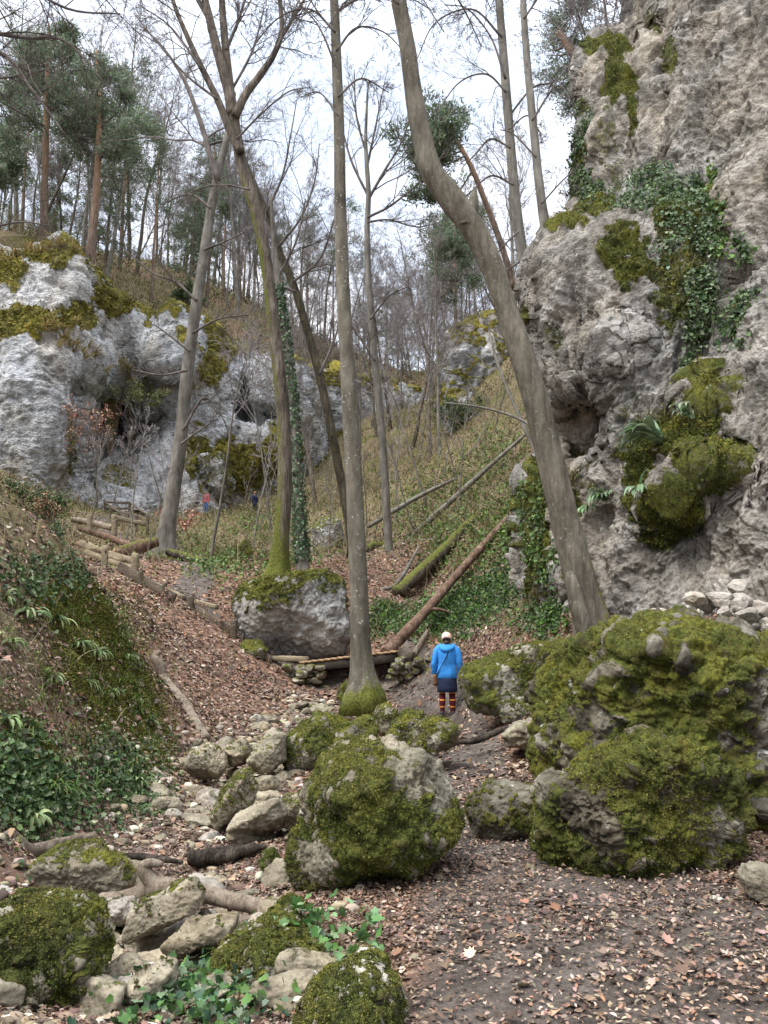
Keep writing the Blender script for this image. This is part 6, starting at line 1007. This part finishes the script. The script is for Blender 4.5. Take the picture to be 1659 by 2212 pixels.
# green herbs on the slope behind the hiker and below the cliff
def herbs(n, pts, rad, size, pal, name, lab, seed, shape='oval', lift=.12):
    g = np.random.default_rng(seed); C_ = []
    for (u, v, ru, rv, k) in pts:
        m = int(n * k); uu = u + ru * g.normal(size=m) * .6; vv_ = v + rv * g.normal(size=m) * .6
        for a, b_ in zip(uu[::6], vv_[::6]):
            p = ground_at(a, b_)
            if p is None or p[1] > 60: continue
            q = p + g.normal(size=(6, 3)) * rad * (p[1] / 16.) ** .5; C_.append(q)
    c = np.concatenate(C_); c[:, 2] = gz(c[:, 0], c[:, 1]) + g.uniform(.02, lift, len(c)) * 1.; n_ = len(c); al = nrm(g.normal(size=(n_, 3)) + np.array([0, -.3, -.1])); V, F, A = leaves(c, al, nrm(g.normal(size=(n_, 3)) * .6 + np.array([0, -.5, .8])), size * (c[:, 1] / 16.) ** .35 * g.uniform(.6, 1.3, n_), shape, pick(pal, n_, g, .25), g.uniform(.8, 1.3, n_)); o = obj(name, V, F, M_green, None, A, smooth=False); tag(o, lab, 'ground cover', kind='stuff'); return o
IPAL = [(.022, .045, .014), (.035, .068, .02), (.055, .095, .03), (.08, .125, .04), (.13, .17, .085)]
HPAL = [(.06, .12, .025), (.09, .17, .03), (.045, .09, .02), (.13, .2, .04), (.1, .12, .03)]
herbs(3000, [(980, 1330, 60, 40, 1), (900, 1340, 60, 30, .7), (1080, 1270, 60, 60, .6), (1130, 1200, 40, 60, .6), (1020, 1290, 80, 40, .6), (1180, 1330, 40, 40, .6), (830, 1340, 30, 30, .5)], .12, .085, IPAL + HPAL[:2], 'ivy_ground_cover', 'green ivy and herbs carpeting the right slope behind the hiker', 6)
herbs(1800, [(1060, 1150, 70, 60, .8), (1000, 1050, 80, 60, .8), (1080, 980, 70, 60, .7), (950, 1180, 60, 60, .6), (1130, 1100, 40, 60, .8), (900, 1100, 60, 60, .6)], .25, .11, HPAL + [(.14, .13, .05)], 'herb_ground_cover', 'yellow-green herbs and grasses on the upper right slope', 7, lift=.3)
herbs(2400, [(480, 1210, 60, 40, .5), (400, 1185, 60, 20, .3), (620, 1190, 60, 50, .5), (560, 1120, 80, 40, .5)], .3, .12, HPAL + [(.14, .13, .05)], 'herb_ground_cover', 'rough green herbs around the foot of the grey tree', 8, lift=.3)
# ivy: a plant climbs or spreads as one thing
def ivy_on(C, zones, n, size, lab, seed, pal=IPAL, off=.06, shape='ivy', hang=0.):
    g = np.random.default_rng(seed); _, W, N, U, Vv, mm = C; ps = []; ns = []
    wob = fbm(W.reshape(-1, 3) * 1.1 + seed, 4).reshape(U.shape)
    for (a, b_, ru, rv, k) in zones:
        rr = np.hypot((U - a) / ru, (Vv - b_) / rv) + 1.25 * wob; pr = ((1 - sst(.4, 1.15, rr)) ** 1.5).ravel(); pr = pr / pr.sum(); i = g.choice(len(pr), int(n * k), p=pr); ps.append(W.reshape(-1, 3)[i]); ns.append(N.reshape(-1, 3)[i])
    c = np.concatenate(ps); nn = np.concatenate(ns); m = len(c); c = c + nn * g.uniform(.01, off, (m, 1)) * 2 + g.normal(size=(m, 3)) * .035
    al = nrm(g.normal(size=(m, 3)) * .5 + np.array([0, 0, -1.]) + nn * .4); up = nrm(nn + g.normal(size=(m, 3)) * .45 + np.array([0, 0, .35]))
    V, F, A = leaves(c, al, up, size * g.uniform(.5, 1.35, m), shape, pick(pal, m, g, .25), g.uniform(.8, 1.1, m)); mb = MB(); mb.add(V, F, **A)
    k = min(160, m // 20); i = g.integers(0, m, k); P = np.zeros((k, 7, 3)); P[:, 0] = c[i]
    for q in range(1, 7): P[:, q] = P[:, q - 1] + np.array([0, 0, -.16]) + g.normal(size=(k, 3)) * .05 + nn[i] * .01
    V, F = tubes(P, np.full((k, 7), .005), 3); mb.add(V, F, Col=np.repeat(pick([(.12, .09, .06), (.06, .045, .03)], k, g), 21, 0))
    o = mb.build('ivy', M_green, smooth=False); tag(o, lab, 'ivy'); return o
ivy_on(CR, [(1440, 430, 90, 45, 1.), (1500, 470, 80, 60, .7), (1380, 480, 60, 40, .3)], 3000, .066, 'dark ivy spilling over the big ledge in the middle of the right cliff', 3, off=.12)
ivy_on(CR, [(1470, 560, 60, 90, .6), (1480, 680, 40, 110, .8), (1490, 790, 26, 60, .3), (1530, 560, 50, 80, .5)], 2400, .062, 'curtain of ivy hanging down the right cliff below the ledge', 4, IPAL + [(.2, .25, .16)])
ivy_on(CR, [(1570, 490, 22, 100, 1.), (1555, 580, 20, 50, .4)], 1800, .075, 'bright green ivy strip at the edge of the bulging wall right of the ledge', 5, HPAL)
ivy_on(CR, [(1282, 380, 26, 120, 1.), (1290, 300, 14, 60, .3), (1300, 420, 20, 50, .4)], 2400, .075, 'ivy on the left rim of the upper right cliff', 6, IPAL + [(.06, .07, .03)])
ivy_on(CR, [(1640, 700, 30, 70, 1.), (1645, 580, 20, 50, .3)], 700, .075, 'small patch of ivy at the right edge high on the cliff', 7)
ivy_on(CR, [(1165, 1130, 40, 140, 1.), (1190, 1210, 40, 60, .5)], 1100, .065, 'ivy and moss streaks on the rock behind the leaning beech', 8, HPAL + IPAL)
# strap ferns
def straps(mb, c, n, L, wid, g, pal, droop=1., up=(0, 0, 1.), segs=7, dirb=None):
    up = nrm(np.asarray(up, float))
    for _ in range(n):
        az = nrm(g.normal(size=3) * np.array([1, 1, .25]) + (np.asarray(dirb) if dirb is not None else 0)); d = nrm(az * g.uniform(.35, 1.) + up * g.uniform(.5, 1.1)); l = L * g.uniform(.6, 1.2); P = [np.asarray(c) + g.normal(size=3) * L * .06]
        for k in range(segs): d = nrm(d + np.array([0, 0, -droop * .34 * (k + 1) / segs])); P.append(P[-1] + d * l / segs)
        P = np.array(P); T = nrm(np.gradient(P, axis=0)); S = nrm(np.cross(T, up + .01)); Nn = np.cross(S, T); ww = wid * np.interp(np.linspace(0, 1, segs + 1), [0, .12, .5, .8, 1], [.25, .8, 1, .8, .05]) * g.uniform(.8, 1.2); wv = (1 + .18 * np.sin(np.arange(segs + 1) * 2.1 + g.uniform(0, 6)))
        V = np.concatenate([P + S * (ww * wv)[:, None] + Nn * (ww * .35)[:, None], P, P - S * (ww * wv)[:, None] + Nn * (ww * .35)[:, None]]); i = np.arange(segs + 1); k = i[:-1]; s1 = segs + 1
        F = np.r_[np.stack([k, k + 1, k + 1 + s1, k + s1], 1), np.stack([k + s1, k + 1 + s1, k + 1 + 2 * s1, k + 2 * s1], 1)]; mb.add(V, F, Col=np.repeat(pick(pal, 1, g, .2), len(V), 0))
FPAL = [(.06, .11, .04), (.09, .155, .06), (.13, .2, .09), (.2, .27, .15), (.045, .08, .03)]
def fern(p, nrmv, n, L, wid, lab, seed, group=None, pal=FPAL, droop=1.2, dirb=None, name='strap_fern'):
    g = np.random.default_rng(seed); mb = MB(); straps(mb, p, n, L, wid, g, pal, droop, nrmv, dirb=dirb); o = mb.build(name, M_green, origin=p); tag(o, lab, 'fern', group); return o
k = 0
for (u, v, n, L) in [(165, 1400, 12, .34), (205, 1418, 12, .34), (60, 1330, 9, .36), (120, 1345, 7, .3), (270, 1425, 8, .26), (20, 1395, 10, .36), (10, 1300, 6, .32), (240, 1500, 7, .24), (15, 1560, 9, .3), (300, 1690, 8, .24), (70, 1770, 8, .26), (340, 1480, 6, .24), (255, 1610, 8, .24), (190, 1480, 9, .3), (320, 1560, 7, .24), (110, 1470, 7, .26)]:
    p = ground_at(u, v)
    if p is None: continue
    fern(p, gnormal(np.array(p[0]), np.array(p[1])) + np.array([0, 0, .4]), int(n * 1.6), L * (.92 if u > 40 else .7), .018, 'strap-leaved fern growing on the mossy left bank', 60 + k, 'strap ferns on the left bank', dirb=(.5, -.7, -.15), droop=1.5, pal=[(.1, .15, .05), (.15, .2, .075), (.22, .26, .12), (.07, .1, .035)]); k += 1
for (u, v, n, L, lab) in [(1450, 975, 44, .78, 'big drooping clump of ferns in the middle of the mossy cliff patch'), (1500, 955, 16, .5, 'pale strap fern above the mossy cliff patch'), (1420, 1065, 12, .4, 'small strap fern at the lower edge of the mossy cliff patch'), (1325, 1088, 34, .42, 'row of strap ferns on the little cliff shelf right of the leaning beech'), (1640, 1080, 14, .45, 'strap fern below the dark hole at the right edge'), (1300, 1110, 12, .3, 'strap fern at the left end of the cliff shelf')]:
    p, nn = on_cliff(CR, u, v); fern(p + nn * .12, nn + np.array([0, 0, .6]), n, L, .034, lab, 90 + u, dirb=nn * 1.2, droop=1.7, pal=[(.12, .18, .09), (.17, .25, .13), (.25, .32, .2), (.09, .14, .06)])
for (u, v, n, L) in [(1205, 1325, 12, .32), (1185, 1350, 10, .3), (1160, 1320, 10, .28), (1225, 1360, 10, .3), (1140, 1290, 9, .3), (1100, 1230, 9, .3)]:
    p = ground_at(u, v)
    if p is not None: fern(p, (0, 0, 1.), n, L, .024, 'bright green strap fern at the foot of the leaning beech', int(u), 'strap ferns by the leaning beech', HPAL + FPAL[2:4])
# left bank: moss, ivy, grass
def bank_pts(zones, n, g):
    out = []
    for (u, v, ru, rv, k) in zones:
        for a, b_ in zip(u + ru * g.normal(size=int(n * k)) * .6, v + rv * g.normal(size=int(n * k)) * .6):
            p = ground_at(a, b_, 3.2, 30)
            if p is not None: out.append(p)
    return np.array(out)
def ground_ivy(zones, n, size, lab, seed, pal=IPAL, lift=.06, per=5, spread=.06, shape='ivy'):
    g = np.random.default_rng(seed); b0 = bank_pts(zones, n // per, g); c = np.repeat(b0, per, 0) + g.normal(size=(len(b0) * per, 3)) * spread; N = gnormal(c[:, 0], c[:, 1]); c[:, 2] = gz(c[:, 0], c[:, 1]); c = c + N * g.uniform(.01, lift, (len(c), 1)); m = len(c)
    al = nrm(g.normal(size=(m, 3)) * .8 + np.array([.1, -.5, -.5])); V, F, A = leaves(c, al, nrm(N + g.normal(size=(m, 3)) * .5), size * g.uniform(.55, 1.3, m), shape, pick(pal, m, g, .25), g.uniform(.85, 1.15, m)); mb = MB(); mb.add(V, F, **A); k = max(10, m // 25); i = g.integers(0, m, k); P = np.zeros((k, 6, 3)); P[:, 0] = c[i]; st = g.normal(size=(k, 3)) * .06
    for q in range(1, 6): P[:, q] = P[:, q - 1] + st + g.normal(size=(k, 3)) * .02
    P[:, :, 2] = gz(P[..., 0], P[..., 1]) + .012; V, F = tubes(P, np.full((k, 6), .003), 3); mb.add(V, F, Col=np.repeat(pick([(.14, .1, .06), (.07, .05, .03)], k, g), 18, 0)); o = mb.build('ivy', M_green, smooth=False); tag(o, lab, 'ivy'); return o
ground_ivy([(250, 1650, 100, 70, 1.), (300, 1720, 60, 50, .6), (180, 1720, 80, 60, .5)], 1400, .04, 'ivy hanging down the foot of the left bank above the stream bed', 11)
ground_ivy([(120, 1230, 90, 40, 1.), (60, 1280, 70, 40, .4)], 800, .05, 'dark ivy on the crest of the left bank', 12)
ground_ivy([(60, 1730, 70, 70, 1.), (30, 1640, 50, 60, .5)], 1200, .05, 'ivy among the leaves at the lower left edge', 13)
ground_ivy([(420, 2150, 90, 45, 1.), (560, 2080, 90, 40, .8), (330, 2190, 60, 30, .5), (500, 2200, 90, 30, .6)], 260, .045, 'bright ivy with broad lobed leaves in the foreground bottom centre', 14, [(.035, .08, .022), (.06, .125, .035), (.09, .17, .045), (.03, .07, .035), (.12, .17, .1)], .13, 4, .09)
ground_ivy([(660, 2040, 60, 25, 1.), (770, 2070, 40, 20, .5)], 90, .058, 'small ivy sprigs over the sunken mossy boulder', 15, [(.05, .11, .03), (.09, .19, .05), (.13, .22, .1)], .2, 4, .06)
def moss_ground(zones, n, lab, seed, size=.02):
    g = np.random.default_rng(seed); b0 = bank_pts(zones, n // 14, g); c = np.repeat(b0, 14, 0) + g.normal(size=(len(b0) * 14, 3)) * .07; N = gnormal(c[:, 0], c[:, 1]); c[:, 2] = gz(c[:, 0], c[:, 1]); m = len(c); V, F, A = leaves(c, nrm(N * .6 + g.normal(size=(m, 3)) * .6), nrm(g.normal(size=(m, 3)) + N), size * g.uniform(.6, 1.7, m) * (c[:, 1] / 8) ** .5, 'blade', pick(MOSSPAL, m, g, .3) * 1.2, g.uniform(.35, .8, m)); o = obj('moss', V, F, M_moss, None, A, smooth=False); tag(o, lab, 'moss', kind='stuff')
moss_ground([(220, 1340, 90, 50, .8), (270, 1520, 70, 90, 1.), (60, 1650, 60, 70, .7), (200, 1450, 80, 50, .6), (30, 1750, 40, 40, .4), (150, 1300, 80, 40, .5), (330, 1640, 40, 50, .4)], 42000, 'cushions of moss over the left bank', 21)
def grass_tufts(spots, n, L, lab, seed, pal, wid=.004, dirb=(.3, -.5, 0), droop=1.6, cliffs=None):
    g = np.random.default_rng(seed); mb = MB()
    for s_ in spots:
        u, v = s_[:2]
        if cliffs is not None: p, nn = on_cliff(cliffs, u, v); db = nn * 1.2
        else: p = ground_at(u, v); db = np.array(dirb)
        if p is None: continue
        straps(mb, p, n, L, wid, g, pal, droop, (0, 0, 1.), 5, db)
    o = mb.build('grass', M_green, smooth=False); tag(o, lab, 'grass', kind='stuff')
g0 = np.random.default_rng(5)
DRYG = [(.2, .17, .08), (.27, .22, .12), (.14, .15, .05), (.1, .13, .035)]
grass_tufts([(240 + 105 * t_ + g0.normal() * 10, 1300 + 360 * t_ + g0.normal() * 12) for t_ in np.linspace(0, 1, 26)] + [(g0.uniform(0, 330), g0.uniform(1300, 1740)) for _ in range(40)], 16, .24, 'thin grass hanging along the edge of the left bank', 31, HPAL + DRYG[2:])
grass_tufts([(g0.uniform(1235, 1330), g0.uniform(985, 1075)) for _ in range(26)] + [(g0.uniform(1370, 1480), g0.uniform(900, 960)) for _ in range(16)], 14, .34, 'dry grass tufts on the ledge below the cliff niche', 32, DRYG, .006, cliffs=CR)
grass_tufts([(u, 720 + g0.normal() * 12) for u in np.linspace(90, 190, 22)] + [(u, 690 + g0.normal() * 20) for u in np.linspace(230, 430, 34)] + [(u, 530 + g0.normal() * 10) for u in np.linspace(0, 150, 20)], 14, 1.0, 'dry grass fringe along the rim of the left cliff', 33, [(.25, .19, .08), (.3, .23, .1), (.17, .15, .05)], .03, cliffs=CL)
# shrubs
def shrub(name, lab, u, v, d, wpx, hpx, pal, nl, lsz, seed, stems=14, mat=M_green, base=None):
    g = np.random.default_rng(seed); p = at(u, v, d) if base is None else base; W_, H_ = wpx * px(d), hpx * px(d); rt = empty(name, p); tag(rt, lab, 'shrub'); P = np.zeros((stems, 7, 3)); P[:, 0] = p + g.normal(size=(stems, 3)) * np.array([W_ * .1, W_ * .1, 0]); dr = nrm(g.normal(size=(stems, 3)) * np.array([W_ / H_ * .6, W_ / H_ * .6, .1]) + np.array([0, 0, 1.]))
    for k in range(1, 7): dr = nrm(dr + g.normal(size=(stems, 3)) * .12); P[:, k] = P[:, k - 1] + dr * H_ / 6 * g.uniform(.7, 1.15, (stems, 1))
    R0 = np.linspace(.012, .004, 7)[None] * np.ones((stems, 1)) * max(1, d / 14); mb = MB(); V, F = tubes(P, R0, 4); mb.add(V, F, moss=np.zeros(len(V))); q, qr = grow(P, R0, 8, .25, 1., (.4, 1.1), .4, .6, 5, .2, .03, g, .003 * max(1, d / 14)); q2, qr2 = grow(q, qr, 5, .2, 1., (.4, 1.), .5, .7, 4, .2, 0., g, .003 * max(1, d / 14)); twigs_mesh(mb, [(q, qr), (q2, qr2)]); mb.build('stems', M_twig, rt)
    tp = q2.reshape(-1, 3); i = g.integers(0, len(tp), nl); c = tp[i] + g.normal(size=(nl, 3)) * lsz * .8; V, F, A = leaves(c, g.normal(size=(nl, 3)) + np.array([0, 0, -.3]), nrm(g.normal(size=(nl, 3)) + np.array([0, 0, .7])), lsz * g.uniform(.5, 1.3, nl), 'oval', pick(pal, nl, g, .25)); obj('foliage', V, F, mat, rt, A, smooth=False); return rt
EVG = [(.03, .055, .02), (.05, .085, .03), (.08, .12, .045), (.1, .13, .05)]
COP = [(.38, .19, .12), (.45, .26, .17), (.28, .13, .08)]
shrub('evergreen_shrub', 'dark green bush at the left edge below the pale cliff', 40, 1128, 30, 130, 90, EVG, 7000, .11, 1, 18)
shrub('evergreen_shrub', 'low grey-green bush on the crest of the left bank', 95, 1200, 12.5, 80, 75, EVG + [(.12, .12, .07)], 3600, .045, 2, 16)
shrub('copper_beech_shrub', 'young beech with copper dry leaves in the shadow under the left cliff', 195, 1010, 47, 60, 150, COP, 900, .14, 3, 8, M_leaf)
shrub('copper_beech_shrub', 'small copper-leaved beech twigs at the foot of the grey tree', 385, 1150, 36, 90, 55, COP, 500, .12, 4, 8, M_leaf)
shrub('bramble_shrub', 'copper and green bramble bush left of the railing posts', 110, 1130, 27, 60, 60, COP + EVG, 1400, .08, 5, 10, M_leaf)
shrub('budding_shrub', 'budding shrub with sparse yellow-green leaves below the left overhang', 290, 870, 55, 160, 60, [(.17, .19, .05), (.12, .14, .04)], 1600, .13, 6, 14)
shrub('evergreen_shrub', 'rounded evergreen bush on the ridge rim left of the forked tree', 410, 655, 66, 80, 50, EVG, 3000, .22, 7, 12)
shrub('budding_shrub', 'pale green budding shrub on the right slope below the rock tower', 1060, 1040, 46, 120, 80, [(.14, .19, .05), (.19, .24, .06), (.1, .14, .04)], 2600, .13, 8, 14)
shrub('evergreen_shrub', 'dark ivy-covered bush in front of the rock tower', 1010, 960, 54, 110, 110, EVG, 3600, .17, 9, 12)
for k, (u, v) in enumerate([(360, 1310), (410, 1300), (440, 1330), (300, 1300), (480, 1360), (250, 1290)]):
    p = ground_at(u, v)
    if p is not None: tag(shrub('beech_seedling', '', u, v, p[1], 30, 34, COP, 90, .05, 40 + k, 3, M_leaf, base=p), 'small beech seedling with copper leaves on the slope below the edging boards', 'seedling', 'beech seedlings on the leaf slope')
print('all', time.time() - T00)
